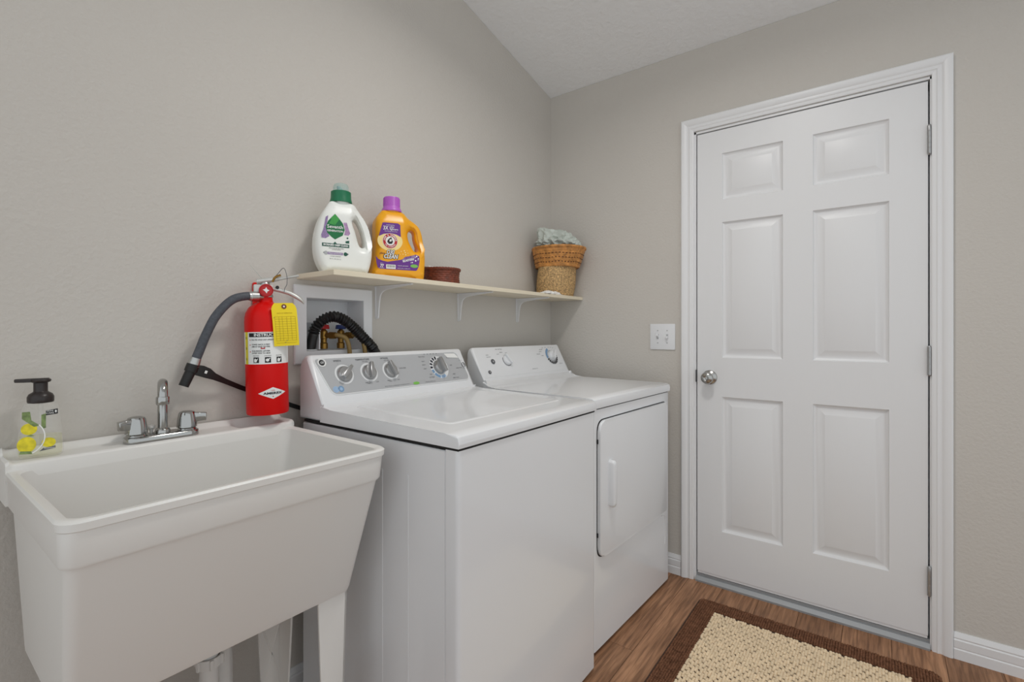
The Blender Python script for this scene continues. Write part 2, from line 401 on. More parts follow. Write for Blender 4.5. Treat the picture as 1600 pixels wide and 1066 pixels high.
def side(a, b):
    bm.faces.new([bm.verts.new(p) for p in (D(FX, *a), D(FX, *b), D(FX + .042, *b), D(FX + .042, *a))])
for i in range(4): side(c4[i], c4[(i + 1) % 4])
bm.faces.new([bm.verts.new(D(FX + .042, *p)) for p in c4])
obj('slab', bm, M_door, door, smooth=0)
for ya, yb in cols:
    for za, zb in rows:
        prof = [(0, 0), (.003, .006), (.008, .0095), (.012, .0108), (.016, .0108), (.020, .0098), (.040, .0028), (.043, .0018)]
        V = []; bm = bmesh.new()
        for o_, d in prof: V.append([bm.verts.new(D(FX + d, *p)) for p in ((ya - o_, za + o_), (yb + o_, za + o_), (yb + o_, zb - o_), (ya - o_, zb - o_))])
        for a, b in zip(V, V[1:]):
            for i in range(4): bm.faces.new((a[i], a[(i + 1) % 4], b[(i + 1) % 4], b[i]))
        bm.faces.new(V[-1])
        obj('panel', bm, M_door, door, smooth=22)
Mx = Matrix.Rotation(R(-90), 4, 'Y')
kn = obj('knob', lathe([(0, -.002), (.033, -.002), (.033, .002), (.030, .006), (.018, .009), (.0125, .013), (.0125, .024), (.018, .029), (.0255, .036), (.0275, .043), (.026, .050), (.020, .056), (.012, .0585), (.0105, .057), (0, .057)], 40, M=Matrix.Translation(D(0, -.866, .948)) @ Mx), M_nickel, door, 50)
kn['label'] = 'satin nickel door knob with push-button lock'
obj('lock_button', lathe([(.0075, .056), (.007, .0605), (0, .0612)], 20, sx=1, sy=.62, M=Matrix.Translation(D(0, -.866, .948)) @ Mx), M_steel, kn)
obj('strike_plate', box(-.0035, .03, -.8078 + 1.22, -.8030 + 1.22, .924, .980, .0008, 1), M_ink, door)
hb = obj('hinge', lathe([(0, -.056), (.003, -.0555), (.0052, -.052), (.0062, -.0505), (.0062, -.031), (.0057, -.0303), (.0062, -.0296), (.0062, -.0125), (.0057, -.0118), (.0062, -.0111), (.0062, .0115), (.0057, .0122), (.0062, .0129), (.0062, .031), (.0057, .0317), (.0062, .0324), (.0062, .0505), (.0052, .053), (.003, .0558), (0, .0562)], 16), M_hinge, door, 30)
leafm = box(-.0005, .03, -.0012, .0012, -.05, .05)
lf = obj('hinge_leaf', leafm, M_hinge, hb); lf.location = (.006, 0, 0)
for k, z in enumerate((1.858, 1.052, .249)):
    if k == 0: h = hb
    else:
        h = hb.copy(); COL.objects.link(h); h.parent = door
        l2 = lf.copy(); COL.objects.link(l2); l2.parent = h
    h.location = D(-.0065, -1.6345, z)
obj('door_sweep', box(.004, .04, dy1 + 1.22 + .001, dy0 + 1.22 - .001, .034, .047, .001, 1), M_trim, door)
TP = [(-.016, 0), (-.016, .008), (-.002, .021), (.004, .021), (.004, .031), (.012, .033), (.1, .033), (.1, 0)]
tag(obj('trim_2', prism(TP, lambda a, b, d: (a, d, b), -.8056, -1.6364), M_alu, smooth=20), 'low grey metal threshold under the white door', 'threshold', kind='structure')

# ------------------------------------------------------------ light switch
sw = thing('light_switch', 'white double toggle switch plate on wall beside the door', 'light switch', (0, -.647, 1.133))
obj('plate', prism(rounded([(-.0615, -.0625), (.0615, -.0625), (.0615, .0625), (-.0615, .0625)], .004, 3), lambda a, b, d: (-d, a, b), 0, .006, .0018), M_enamel2, sw)
for s, up in ((.0232, 1), (-.0232, -1)):
    obj('toggle_slot', box(-.0064, -.005, s - .005, s + .005, -.012, .012), M_panel, sw, 0)
    nb = box(-.018, 0, -.0042, .0042, -.0055, .0055, .0018)
    obj('toggle', join(bmesh.new(), nb, Matrix.Translation((-.003, s, .001 * up)) @ Matrix.Rotation(R(28 * up), 4, 'Y')), M_enamel2, sw)
    for q in (-1, 1): screw('screw', (-.006, s, q * .030), (-1, 0, 0), .0032, M_panel, sw)

# ------------------------------------------------------------ washer
def console_fn(P0, P1, x_of=lambda s: s, lift=0.0):
    """surface map on a leaning console face: s along x, t up the slope"""
    d = Vector((0, P1[0] - P0[0], P1[1] - P0[1])); L = d.length; d /= L; n = Vector((0, -d.z, d.y))
    def fn(a, b, h=0): return Vector((a, P0[0], P0[1])) + d * b + n * (lift + h)
    return fn, d, n
def knob(name, fn, d, n, s, t, r, ang, parent, ridge=True, m=None, depth=.014):
    ex = Vector((1, 0, 0)); c = fn(s, t)
    M = Matrix((( ex.x, d.x, n.x, c.x), (ex.y, d.y, n.y, c.y), (ex.z, d.z, n.z, c.z), (0, 0, 0, 1)))
    k = obj(name, lathe([(r, 0), (r * .97, depth * .55), (r * .9, depth * .8), (r * .8, depth), (0, depth * 1.05)], 36, M=M), m or M_knob, parent)
    if ridge:
        pl = [(-.24 * r, -.96 * r), (.24 * r, -.96 * r), (.30 * r, 0), (.17 * r, 1.12 * r), (-.17 * r, 1.12 * r), (-.30 * r, 0)]
        nb = prism(pl, lambda a, b, h: (a, b, h), depth * .7, depth * 1.9, r * .09, 2)
        obj('grip', join(bmesh.new(), nb, M @ Matrix.Rotation(R(-ang), 4, 'Z')), m or M_knob, k)
    return k
WW, WD = .684, .674
wa = thing('washing_machine', 'white top-load washing machine with grey control panel, nearer the sink', 'washing machine', (-1.519, -.719, 0), (0, 0, R(.5)))
# front panel wraps round the front corner; the side cabinet stands behind its seam
prof = rounded([(0, .040), (0, 0), (WW, 0), (WW, .040)], [.0005, .012, .012, .0005], 5)
obj('front_panel', prism(prof, lambda a, b, d: (a, b, d), .014, .884), M_enamel, wa, 30)
bm = box(.0015, WW - .0015, .043, WD - .02, .014, .880, .003, 1)
cab = obj('cabinet', bm, M_enamel, wa)
for ya in (.17, .27):
    obj('side_emboss', prism(rounded([(ya, .03), (ya + .006, .03), (ya + .006, .80), (ya, .80)], .002, 2), lambda a, b, d: (d, a, b), .0018, .0005, .0003, 1), M_enamel, cab)
for fx in (.05, WW - .05):
    for fy in (.06, WD - .09): obj('levelling_foot', lathe([(.02, 0), (.02, .008), (.012, .014), (0, .014)], 16, M=Matrix.Translation((fx, fy, 0))), M_rubber, wa)
obj('base_shadow', box(.003, WW - .003, .03, WD - .03, .009, .0138), M_dark, wa, 0)  # dark slab standing in for the shadow under the washer
# top deck, slopes up to the console; lid with raised outline
TOPP = [(-.004, .8905), (-.006, .905), (-.003, .917), (.006, .9215), (.04, .9225), (.30, .926), (.50, .931), (.545, .936), (.553, .938), (.553, .8905)]
bm = prism(TOPP, lambda a, b, d: (d, a, b), -.003, WW + .003)
es = [e for e in bm.edges if abs(e.verts[0].co.x - e.verts[1].co.x) < 1e-6 and min(v.co.z for v in e.verts) > .9]
bmesh.ops.bevel(bm, geom=es, offset=.007, segments=3, profile=.5, affect='EDGES')
deck = obj('top_deck', bm, M_enamel, wa, 30)
def ztop(y): return .9225 + (.926 - .9225) * max(0, y - .04) / .26 if y < .3 else .926 + (.005) * (y - .3) / .2
lid = rrect(.075, WW - .06, .095, .50, .02, 5)
lid2 = rrect(.081, WW - .066, .101, .494, .016, 5); lid3 = rrect(.088, WW - .073, .108, .487, .012, 5)
obj('lid', loft([[(a, b, ztop(b) - .001) for a, b in lid], [(a, b, ztop(b) + .0022) for a, b in lid2], [(a, b, ztop(b) + .0024) for a, b in lid3], [(a, b, ztop(b) + .0014) for a, b in rrect(.094, WW - .079, .114, .481, .010, 5)]], cap1=True), M_enamel, wa, 40)
obj('deck_gap_shade', box(.001, WW - .001, .001, WD - .03, .884, .8906), M_dark, wa, 0)  # dark filler painted as the shade in the seam under the deck
CPF = [(.674, .8905), (.674, 1.048), (.664, 1.068), (.648, 1.082), (.636, 1.086), (.626, 1.086), (.619, 1.081), (.548, .941), (.546, .936), (.538, .9325), (.520, .915), (.500, .8905)]
def console(parent, W, m, x0=0.0):
    bm = prism(CPF, lambda a, b, d: (d, a, b), x0, W, .011, 4)
    return obj('console', bm, m, parent, 30)
con = console(wa, WW, M_enamel2)
fn, fd, fnn = console_fn((.5475, .94), (.6185, 1.080))
pan = rounded([(.046, .027), (.668, .027), (.672, .06), (.645, .151), (.020, .151), (.012, .145)], [.022, .02, .03, .02, .008, .01], 6)
gp = obj('control_panel', prism(pan, lambda a, b, d: fn(a, b, d), -.002, .0012, .0006, 1), M_panel, con)
F = lambda a, b: fn(a, b, .0016)
F2 = lambda a, b: fn(a, b, .0020)
obj('panel_trim', tube([fn(a, b, .0004) for a, b in pan + pan[:1]], .0022, 8), M_ring, con)
for s, ang, lab, lw in ((.104, 48, 'SPEEDS', .028), (.199, 12, 'TEMPERATURE', .056), (.289, -14, 'OPTIONS', .034)):
    polys('dial_ring', ring_quads(s, .093, .0268, .0335), F, M_ring, gp)
    knob('knob', fn, fd, fnn, s, .093, .0265, ang, wa)
    text('lettering', lab, .0075, s - .012, .140, F, M_ink, gp, .0002, width=lw)
    text('lettering', '1', .007, s - .014, .130, F, M_ink, gp) if s < .15 else text('lettering', 'HOT COLD', .006, s - .004, .132, F, M_ink, gp, width=.022)
    if s > .15:
        for da, tx in ((-150, 'WARM'), (150, 'COLD'), (200, 'COLD')):
            text('lettering', tx, .006, s + .042 * math.sin(R(da)), .093 + .042 * math.cos(R(da)), F, M_ink, gp, width=.012)
text('lettering', 'EXTRA RINSE', .006, .345, .098, F, M_ink, gp, width=.030)
ds, dt = .524, .090
polys('dial_ring', ring_quads(ds, dt, .029, .047, 40), F, M_ring, gp)
for a in (92, 112, 132, 152, 172): polys('dial_mark', [arc_band(ds, dt, .033, .0455, a, a + 12, 3)], F2, M_inkn, gp)
for a0, a1, mm in ((192, 212, M_inkbl), (217, 258, M_inkbl), (263, 300, M_inklb)): polys('dial_mark', [arc_band(ds, dt, .034, .0455, a0, a1, 8)], F2, mm, gp)
knob('cycle_dial', fn, fd, fnn, ds, dt, .0285, -8, wa, depth=.018)
for k, sx_ in enumerate((.470, .486, .503, .518, .534)): polys('indicator', [circle(sx_, .1475, .0018, 8)], F, M_inkb, gp)
for tx, s, t, w_ in (('PERM PRESS', .452, .137, .032), ('DELICATES', .596, .128, .032), ('HAND WASH', .632, .080, .034), ('SPEED WASH', .596, .040, .034), ('COTTONS', .470, .052, .026), ('HEAVY', .452, .118, .016), ('MEDIUM', .450, .104, .016), ('LIGHT', .450, .088, .016), ('SOAK', .470, .064, .012), ('RINSE', .592, .094, .013), ('DRAIN', .592, .056, .013)):
    text('lettering', tx, .0062, s, t, F, M_ink, gp, width=w_)
text('lettering', 'EXTRA LARGE CAPACITY', .005, .300, .036, F, M_ink, gp, width=.11)
text('lettering', 'HydroWave', .005, .455, .036, F, M_ink, gp, width=.05)
polys('sticker', [circle(.385, .036, .015, 20, .0055)], F2, M_lime, gp, 'small green sticker')
polys('sticker', [[(.586, .128), (.650, .124), (.634, .144), (.574, .146)]], F2, M_white, gp, 'white sticker')
polys('emblem', ring_quads(.664, .092, .008, .0115, 20), F, M_ink, gp)
polys('emblem', [[(.660, .088), (.668, .088), (.668, .096), (.660, .096)]], F, M_ink, gp)
text('lettering', 'PUSH', .006, .655, .112, F, M_ink, gp, width=.016); text('lettering', 'START', .006, .664, .076, F, M_ink, gp, width=.018)
for q, (bs, w_) in enumerate(((.060, .0105), (.078, .0105))):
    polys('emblem', ring_quads(bs, .045, w_ * .55, w_, 20), F, M_inkbl if q else M_inklb, gp); polys('emblem', [circle(bs, .045, w_ * .5, 16)], F2, M_inklb, gp)
def ge_badge(fn, s, t, r, parent):
    b = polys('badge', [circle(s, t, r, 32)], lambda a, b_: fn(a, b_, .0026), M_ring, parent, 'round appliance badge'); 
    obj('badge_rim', tube([fn(*p, .0026) for p in circle(s, t, r, 32) + [(s + r, t)]], r * .16, 8), M_white, b)
    polys('badge_disc', [circle(s, t, r * .78, 28)], lambda a, b_: fn(a, b_, .0030), M_inkb, b)
    text('badge_monogram', 'GE', r * .8, s, t, lambda a, b_: fn(a, b_, .0034), M_ring, b, .0001, .25)
    return b
ge_badge(fn, .0365, .1365, .0125, con)

# ------------------------------------------------------------ dryer
DW = .686
dr = thing('clothes_dryer', 'white front-load dryer beside the door wall', 'dryer', (-.783, -.682, 0), (0, 0, R(-2.3)))
prof = rounded([(0, .045), (0, 0), (DW, 0), (DW, .045)], [.0005, .01, .01, .0005], 4)
obj('front_panel', prism(prof, lambda a, b, d: (a, b, d), .016, .879), M_enamel, dr, 30)
obj('cabinet', box(.0015, DW - .0015, .046, .64, .016, .876, .003, 1), M_enamel, dr)
for fx in (.05, DW - .05):
    for fy in (.06, .57): obj('levelling_foot', lathe([(.02, 0), (.02, .008), (.012, .016), (0, .016)], 16, M=Matrix.Translation((fx, fy, 0))), M_rubber, dr)
obj('base_shadow', box(.003, DW - .003, .03, .62, .010, .0158), M_dark, dr, 0)  # dark slab in place of the shadow beneath the dryer
obj('deck_gap_shade', box(.003, DW - .003, .004, .62, .878, .884), M_dark, dr, 0)  # dark strip for the shade in the open seam below the top
TOPD = [(-.004, .8835), (-.006, .900), (-.003, .914), (.006, .9195), (.04, .9205), (.46, .922), (.505, .9235), (.5255, .938), (.5345, .945), (.5345, .8835)]
bm = prism(TOPD, lambda a, b, d: (d, a, b), -.002, DW + .002)
es = [e for e in bm.edges if abs(e.verts[0].co.x - e.verts[1].co.x) < 1e-6 and min(v.co.z for v in e.verts) > .9]
bmesh.ops.bevel(bm, geom=es, offset=.004, segments=2, profile=.5, affect='EDGES')
obj('top_deck', bm, M_enamel, dr, 30)
CPF = [(.640, .8835), (.640, 1.060), (.634, 1.078), (.622, 1.086), (.612, 1.087), (.606, 1.083), (.537, .950), (.5355, .946), (.528, .938), (.5055, .9225), (.49, .8835)]
con = console(dr, DW - .012, M_enamel2, .006)
fn, fd, fnn = console_fn((.537, .95), (.606, 1.083))
F = lambda a, b: fn(a, b, .0006); F2 = lambda a, b: fn(a, b, .0010)
obj('console_ledge', tube([fn(.022, .010, -.0004), fn(DW - .030, .010, -.0004)], .0014, 8), M_enamel2, con)
for s, t, r_ in ((.108, .083, .012), (.062, .034, .0085)):
    b_ = obj('button', prism(circle(0, 0, r_, 20), lambda a, b, d: fn(s + a, t + b, d), -.001, .0035, .001, 2), M_ink, con)
    polys('button_mark', [circle(s, t, r_ * .35, 10)], lambda a, b: fn(a, b, .0038), M_panel, b_)
kk = knob('knob', fn, fd, fnn, .208, .086, .026, -30, dr, ridge=True, m=M_enamel2, depth=.012)
polys('dial_mark', ring_quads(.208, .086, .0266, .0295, 24, 150, 300), F, M_ink, con)
for tx, s, t, w_ in (('START', .086, .116, .018), ('PUSH TO', .090, .106, .026), ('HEAT SETTING', .176, .142, .046), ('LOW', .160, .118, .016), ('MEDIUM', .186, .126, .020), ('HIGH', .220, .122, .014), ('DELICATE', .466, .106, .028), ('COTTONS', .488, .118, .022), ('EASY CARE', .500, .130, .026), ('LESS DRY', .496, .096, .020), ('TIMED DRY', .628, .046, .028), ('OFF', .520, .139, .010), ('ON', .545, .141, .010), ('30', .572, .141, .008), ('50', .592, .140, .008), ('70', .610, .137, .008)):
    text('lettering', tx, .0062, s, t, F, M_ink, con, width=w_)
text('lettering', 'SENSOR DRY', .005, .392, .030, F, M_ink, con, width=.045)
ds, dt = .572, .092
knob('cycle_dial', fn, fd, fnn, ds, dt, .027, 40, dr, m=M_enamel2, depth=.016)
for a in range(200, 372, 17): polys('dial_mark', [arc_band(ds, dt, .034, .047, a, a + 13, 3)], F2, M_inkb, con)
polys('dial_mark', [arc_band(ds, dt, .034, .047, 108, 196, 14)], F2, M_inkbl, con)
polys('dial_mark', ring_quads(ds, dt, .0275, .0325, 36), F, M_panel, con)
# dryer door with rounded hand-side corners, gap shade as a dark plate, grip and hinges
dl = rounded([(.022, .345), (.640, .345), (.640, .838), (.022, .838)], [.045, .02, .02, .045], 8)
obj('door_gap_shade', prism(rounded([(.0185, .3415), (.6415, .3415), (.6415, .8415), (.0185, .8415)], [.047, .02, .02, .047], 8), lambda a, b, d: (a, -d, b), -.001, .0012), M_dark, dr, 0)  # near-black plate, paints the shade in the gap round the door
dd = obj('door', prism(dl, lambda a, b, d: (a, -d, b), -.0005, .013, .005, 4), M_enamel, dr, 40)
gl = rrect(-.0125, .0125, -.086, .086, .012, 6)
rings = []
for sc, dp in ((1.0, -.0125), (1.0, -.024), (.96, -.031), (.84, -.0355), (.6, -.0375)):
    rings.append([(.095 + a * sc, dp, .602 + (b if abs(b) < .05 else math.copysign(.05 + (abs(b) - .05) * sc, b))) for a, b in gl])
obj('handle', loft(rings, cap0=True, cap1=True), M_enamel2, dd, 50)
obj('handle_recess', prism(rrect(.085, .122, .515, .690, .012, 5), lambda a, b, d: (a, -d, b), .0128, .0142, .0007, 1), M_enamel2, dd)
for z in (.80, .42): obj('hinge', box(.655, .661, -.0025, .002, z - .028, z + .028, .0008, 1), M_ink, dr)
for z in (.765, .43): obj('catch', box(.0175, .0215, -.006, .001, z - .008, z + .008, .001, 1), M_inkb, dr)
obj('lower_emboss', tube([(.60, -.0004, .33), (.635, -.0004, .32), (.642, -.0004, .30), (.642, -.0004, .19)], .0015, 6), M_enamel, dr)

# ------------------------------------------------------------ utility sink
sk = thing('utility_sink', 'white plastic laundry tub on tapered legs beside the washer', 'utility sink', (-1.87, -.30, 0))
def SR(x0, x1, y0, y1, z, r): return [(a + 1.87, b + .30, z) for a, b in rrect(x0, x1, y0, y1, r, 6)]
rings = [SR(-2.145, -1.612, -.440, -.106, .520, .016), SR(-2.146, -1.610, -.446, -.104, .532, .018), SR(-2.160, -1.592, -.530, -.086, .806, .020),
         SR(-2.165, -1.592, -.537, -.080, .807, .022), SR(-2.167, -1.588, -.539, -.076, .812, .022),
         SR(-2.168, -1.580, -.541, -.072, .862, .026), SR(-2.170, -1.576, -.545, -.070, .864, .030), SR(-2.171, -1.574, -.546, -.069, .876, .032), SR(-2.168, -1.577, -.543, -.072, .8800, .036),
         SR(-2.158, -1.587, -.533, -.100, .8800, .030), SR(-2.153, -1.592, -.528, -.105, .876, .028),
         SR(-2.120, -1.628, -.425, -.130, .56, .05), SR(-2.100, -1.65, -.40, -.15, .545, .05)]
bm = loft(rings, cap0=True, cap1=True)
tub = obj('tub', bm, M_sink, sk, 40)
# raised faucet deck with soap trays
def sstep(a, b, x): t = min(1, max(0, (x - a) / (b - a))); return t * t * (3 - 2 * t)
def deckz(x, y):
    z = .8945 + .0115 * sstep(-.034, -.016, y)
    ex = min(x + 2.171, -1.574 - x); 
    lip = (1 - sstep(.004, .014, ex)) * .006
    def tray(xa, xb, ya, yb, dep):
        return dep * sstep(xa, xa + .02, x) * (1 - sstep(xb - .012, xb, x)) * sstep(ya, ya + .016, y) * (1 - sstep(yb - .012, yb, y))
    z -= tray(-1.72, -1.592, -.092, -.016, .026)
    lipb = sstep(-.022, -.014, y) * .003
    z -= (1 - sstep(.0, .004, ex)) * .004 + (1 - sstep(-.106, -.100, y)) * .006 + sstep(-.010, -.007, y) * .004
    return z + lip + lipb
NX, NY = 110, 34; xa, xb, ya, yb = -2.171, -1.574, -.106, -.007
vs = []; fs = []
for j in range(NY + 1):
    for i in range(NX + 1):
        x = xa + (xb - xa) * i / NX; y = ya + (yb - ya) * j / NY; vs.append((x + 1.87, y + .30, deckz(x, y)))
for j in range(NY):
    for i in range(NX): a = j * (NX + 1) + i; fs.append((a, a + 1, a + NX + 2, a + NX + 1))
per = [i for i in range(NX + 1)] + [j * (NX + 1) + NX for j in range(1, NY + 1)] + [NY * (NX + 1) + i for i in range(NX - 1, -1, -1)] + [j * (NX + 1) for j in range(NY - 1, 0, -1)]
b0 = len(vs)
for p in per: vs.append((vs[p][0], vs[p][1], .812))
n = len(per)
for i in range(n): fs.append((per[i], b0 + i, b0 + (i + 1) % n, per[(i + 1) % n]))
fs.append(tuple(b0 + i for i in range(n)))
me = bpy.data.meshes.new('faucet_deck'); me.from_pydata(vs, [], fs); obj('faucet_deck', me, M_sink, sk, 50)
obj('drain_flange', lathe([(0, .546), (.026, .546), (.03, .5475), (.032, .5455)], 28, M=Matrix.Translation((.0, .02, 0))), M_steel, sk)
def leg(sx, sy):
    # L-section leg, wide at the tub and tapering to the foot; inner cross ribs
    cx, cy = (-1.617 if sx > 0 else -2.104) + 1.87, (-.434 if sy < 0 else -.115) + .30
    bm = bmesh.new()
    def wing(ax):
        o = [Vector((cx, cy)) for _ in range(4)]
        d = Vector((-sx, 0)) if ax == 0 else Vector((0, -sy)); nrm = Vector((0, -sy)) if ax == 0 else Vector((-sx, 0))
        wt, wb, th = .078, .042, .005
        nb = bmesh.new(); lo_ = []; hi_ = []
        for w_, th_ in ((0, 0), (1, 0), (1, 1), (0, 1)):
            p = Vector((cx, cy)) + d * (wb * w_) + nrm * th * th_ + Vector((sx * -.012, sy * -.008)); lo_.append(nb.verts.new((p.x, p.y, 0)))
            p = Vector((cx, cy)) + d * (wt * w_) + nrm * th * th_; hi_.append(nb.verts.new((p.x, p.y, .532)))
        nb.faces.new(lo_); nb.faces.new(hi_)
        for i in range(4): nb.faces.new((lo_[i], lo_[(i + 1) % 4], hi_[(i + 1) % 4], hi_[i]))
        join(bm, nb)
    wing(0); wing(1)
    l = obj('leg', bm, M_sink, sk, 30)
    rb = bmesh.new()
    for k in range(3):
        z1 = .50 - k * .16; z2 = z1 - .15; w1 = .070 - k * .010; w2 = w1 - .010
        yy = cy - sy * .008
        tube([(cx - sx * .006, yy, z1), (cx - sx * w2, yy, z2)], .0028, 6, bm=rb); tube([(cx - sx * w1, yy, z1), (cx - sx * .012, yy, z2)], .0028, 6, bm=rb)
    obj('rib', rb, M_sink, l)
    return l
for sx in (-1, 1):
    for sy in (-1, 1): leg(sx, sy)
# drain trap under the tub
tr = thing('drain_trap', 'white plastic drain pipe and trap under the tub', 'drain pipe', (-1.868, -.275, .2))
def nut(z, r, h, M, nm='slip_nut'):
    bm = lathe([(r * .8, -h / 2), (r, -h / 2), (r * 1.04, 0), (r, h / 2), (r * .86, h / 2)], 24, M=M @ Matrix.Translation((0, 0, z)))
    for k in range(6):
        nb = box(r * .95, r * 1.18, -r * .14, r * .14, -h / 2, h / 2, .001, 1); join(bm, nb, M @ Matrix.Translation((0, 0, z)) @ Matrix.Rotation(R(60 * k + 20), 4, 'Z'))
    return obj(nm, bm, M_pvc, tr)
I4 = Matrix.Identity(4)
obj('tailpiece', lathe([(.019, .318), (.019, .0), (.017, 0), (.017, .318)], 24), M_pvc, tr)
nut(.215, .026, .022, I4)
obj('trap_bend', tube(spline([(0, 0, .02), (0, 0, -.06), (.025, .03, -.10), (.055, .065, -.06), (.06, .07, .14), (.062, .09, .18), (.064, .15, .19), (.066, .27, .19)], 8), .019, 16), M_pvc, tr, 60)
bm = obj('overflow_pipe', lathe([(.015, .318), (.015, .10), (.013, .10)], 20, M=Matrix.Translation((.052, .05, 0))), M_pvc, tr)
nut(.235, .021, .02, Matrix.Translation((.052, .05, 0)))

# ------------------------------------------------------------ faucet
fa = thing('faucet', 'chrome two-handle centerset faucet on the sink ledge', 'faucet', (-1.893, -.066, .8955))
bp = rrect(-.079, .079, -.026, .026, .025, 10); bp2 = rrect(-.076, .076, -.022, .022, .0215, 10)
obj('base_plate', loft([[(a, b, 0) for a, b in bp], [(a, b, .009) for a, b in bp], [(a * .99, b * .95, .012) for a, b in bp], [(a, b, .0135) for a, b in bp2]], True, True), M_chrome, fa, 40)
for sx in (-1, 1):
    hx = sx * .0535
    h = obj('handle', lathe([(.013, .012), (.021, .0135), (.0195, .0175), (.0185, .0185), (.0225, .020), (.0215, .037), (.0185, .054), (.0165, .058), (.010, .0605), (0, .061)], 24, M=Matrix.Translation((hx, 0, 0))), M_chrome, fa, 40)
    nb = prism([(.008, .030), (.038, .033), (.039, .053), (.010, .056)], lambda a, b, d: (hx + sx * a, d - .012 * a / .04, b), -.010, .010, .003, 3)
    obj('lever', nb, M_chrome, h, 40)
spath = spline([(0, 0, .012), (0, 0, .085), (-.002, -.006, .116), (-.008, -.026, .138), (-.016, -.052, .138), (-.0205, -.067, .122), (-.0215, -.070, .106)], 8)
so = obj('spout', tube(spath, .0105, 18), M_chrome, fa, 60)
obj('spout_collar', lathe([(.012, .012), (.0165, .0135), (.0165, .019), (.014, .024), (.0095, .026)], 28), M_chrome, so, 40)
obj('aerator', lathe([(0, 0), (.012, 0), (.0135, .002), (.0135, .017), (.0125, .019), (.010, .019)], 24, M=Matrix.Translation((-.0217, -.0708, .092))), M_chrome, so, 40)
obj('lift_knob', lathe([(.004, .012), (.004, .022), (.008, .026), (.008, .031), (0, .034)], 16, M=Matrix.Translation((-.018, .018, 0))), M_sink, fa)

# ------------------------------------------------------------ soap dispenser
sd = thing('soap_dispenser', 'clear foaming hand soap bottle with dark pump on the sink ledge', 'soap dispenser', (-2.113, -.062, .8953), (0, 0, R(-14)))
def sect(wd, dp, z, r): return [(a, b, z) for a, b in rrect(-wd / 2, wd / 2, -dp / 2, dp / 2, r, 6)]
body = [sect(.066, .040, .0, .016), sect(.072, .046, .003, .019), sect(.0735, .047, .012, .020), sect(.070, .045, .045, .019), sect(.063, .042, .085, .018), sect(.057, .040, .106, .018), sect(.050, .036, .113, .017), sect(.040, .034, .1165, .0165)]
bd = obj('bottle', loft(body, True, True), M_clear, sd, 40)
obj('soap', loft([sect(.066, .041, .004, .016), sect(.0685, .043, .012, .018), sect(.0665, .0415, .044, .018)], True, True), M_soap, bd, 40)
obj('dip_tube', tube([(0, 0, .115), (.002, 0, .02)], .004, 8), M_clear, bd)
SF = lambda a, b: (a, -.0238 + max(0, b - .012) * .036 - .0006, b)
for pl in (circle(-.019, .030, .0145, 20, .0165), circle(-.0155, .062, .0125, 20, .012), circle(.0145, .031, .011, 16, .010)): polys('fruit_print', [pl], SF, M_lemon, bd, 'yellow lemon print')
for pl in ([(-.026, .098), (-.014, .098), (-.012, .080), (.001, .068), (-.008, .066), (-.018, .076), (-.026, .084)], [(-.030, .012), (-.010, .010), (-.012, .016), (-.028, .018)], [(-.020, .047), (-.013, .051), (-.007, .047)], [(.003, .060), (.010, .062), (.010, .092), (.003, .090)]):
    polys('leaf_print', [pl], lambda a, b: (a, SF(a, b)[1] - .0004, b), M_stem, bd)
polys('label_edge', ring_quads(-.030, .045, .0375, .0395, 20, -60, 40), lambda a, b: (a, SF(a, b)[1] - .0005, b), M_white, bd)
polys('label_strip', [[(.0, .014), (.025, .018), (.025, .023), (.006, .020)]], lambda a, b: (a, SF(a, b)[1] - .0004, b), M_ink, bd)
lb = polys('brand_patch', [[(.010, .088), (.0285, .090), (.0285, .101), (.010, .098)]], lambda a, b: (a, SF(a, b)[1] - .0004, b), M_inkb, bd)
text('lettering', 'HOME', .0042, .0165, .0968, lambda a, b: (a, SF(a, b)[1] - .0009, b), M_white, lb, width=.010)
text('lettering', 'CARE', .0046, .0165, .0922, lambda a, b: (a, SF(a, b)[1] - .0009, b), M_white, lb, width=.012)
polys('leaf_mark', [[(.0235, .096), (.0255, .099), (.0272, .096), (.0255, .092)]], lambda a, b: (a, SF(a, b)[1] - .0009, b), M_white, lb)
text('lettering', 'FOAMING', .0042, .016, .0190, lambda a, b: (a, SF(a, b)[1] - .0009, b), M_white, bd, width=.016)
pm = obj('pump', lathe([(0, .114), (.0205, .114), (.0215, .117), (.0215, .126), (.019, .132), (.0125, .1365), (.0115, .138), (.0115, .156), (.016, .158), (.017, .161), (.016, .1635), (0, .1645)], 32), M_pump, sd, 35)
obj('nozzle', prism(rounded([(.014, -.010), (.014, .010), (-.020, .0085), (-.040, .005), (-.040, -.005), (-.020, -.0085)], .003, 3), lambda a, b, d: (a, b, d + .00008 * a), .158, .1655, .002, 2), M_pump, pm)

# ------------------------------------------------------------ fire extinguisher
EX, EY, EZ = -1.636, -.076, .925
fe = thing('fire_extinguisher', 'red fire extinguisher hanging on the wall above the sink', 'fire extinguisher', (EX, EY, EZ), (0, R(-1.2), R(-20)))
er = .0555
obj('cylinder', lathe([(0, .006), (er * .8, .004), (er * .97, 0), (er, .004), (er, .262), (er * .985, .275), (er * .93, .289), (er * .80, .303), (er * .6, .313), (.021, .319), (.019, .326), (.019, .338), (0, .338)], 56), M_red, fe, 40)
def EW(h=.0006): return lambda a, b: ((er + h) * math.sin(a / er), -(er + h) * math.cos(a / er), b)
lbl = grid_patch('label', -.083, .083, .144, .234, 40, 1, EW(.0005), M_white, fe); lbl['label'] = 'white instruction label'
grid_patch('label_band', -.072, -.059, .144, .234, 4, 1, EW(.0009), M_yel2, lbl)
grid_patch('label_header', -.054, .055, .220, .231, 26, 1, EW(.0009), M_inkb, lbl)
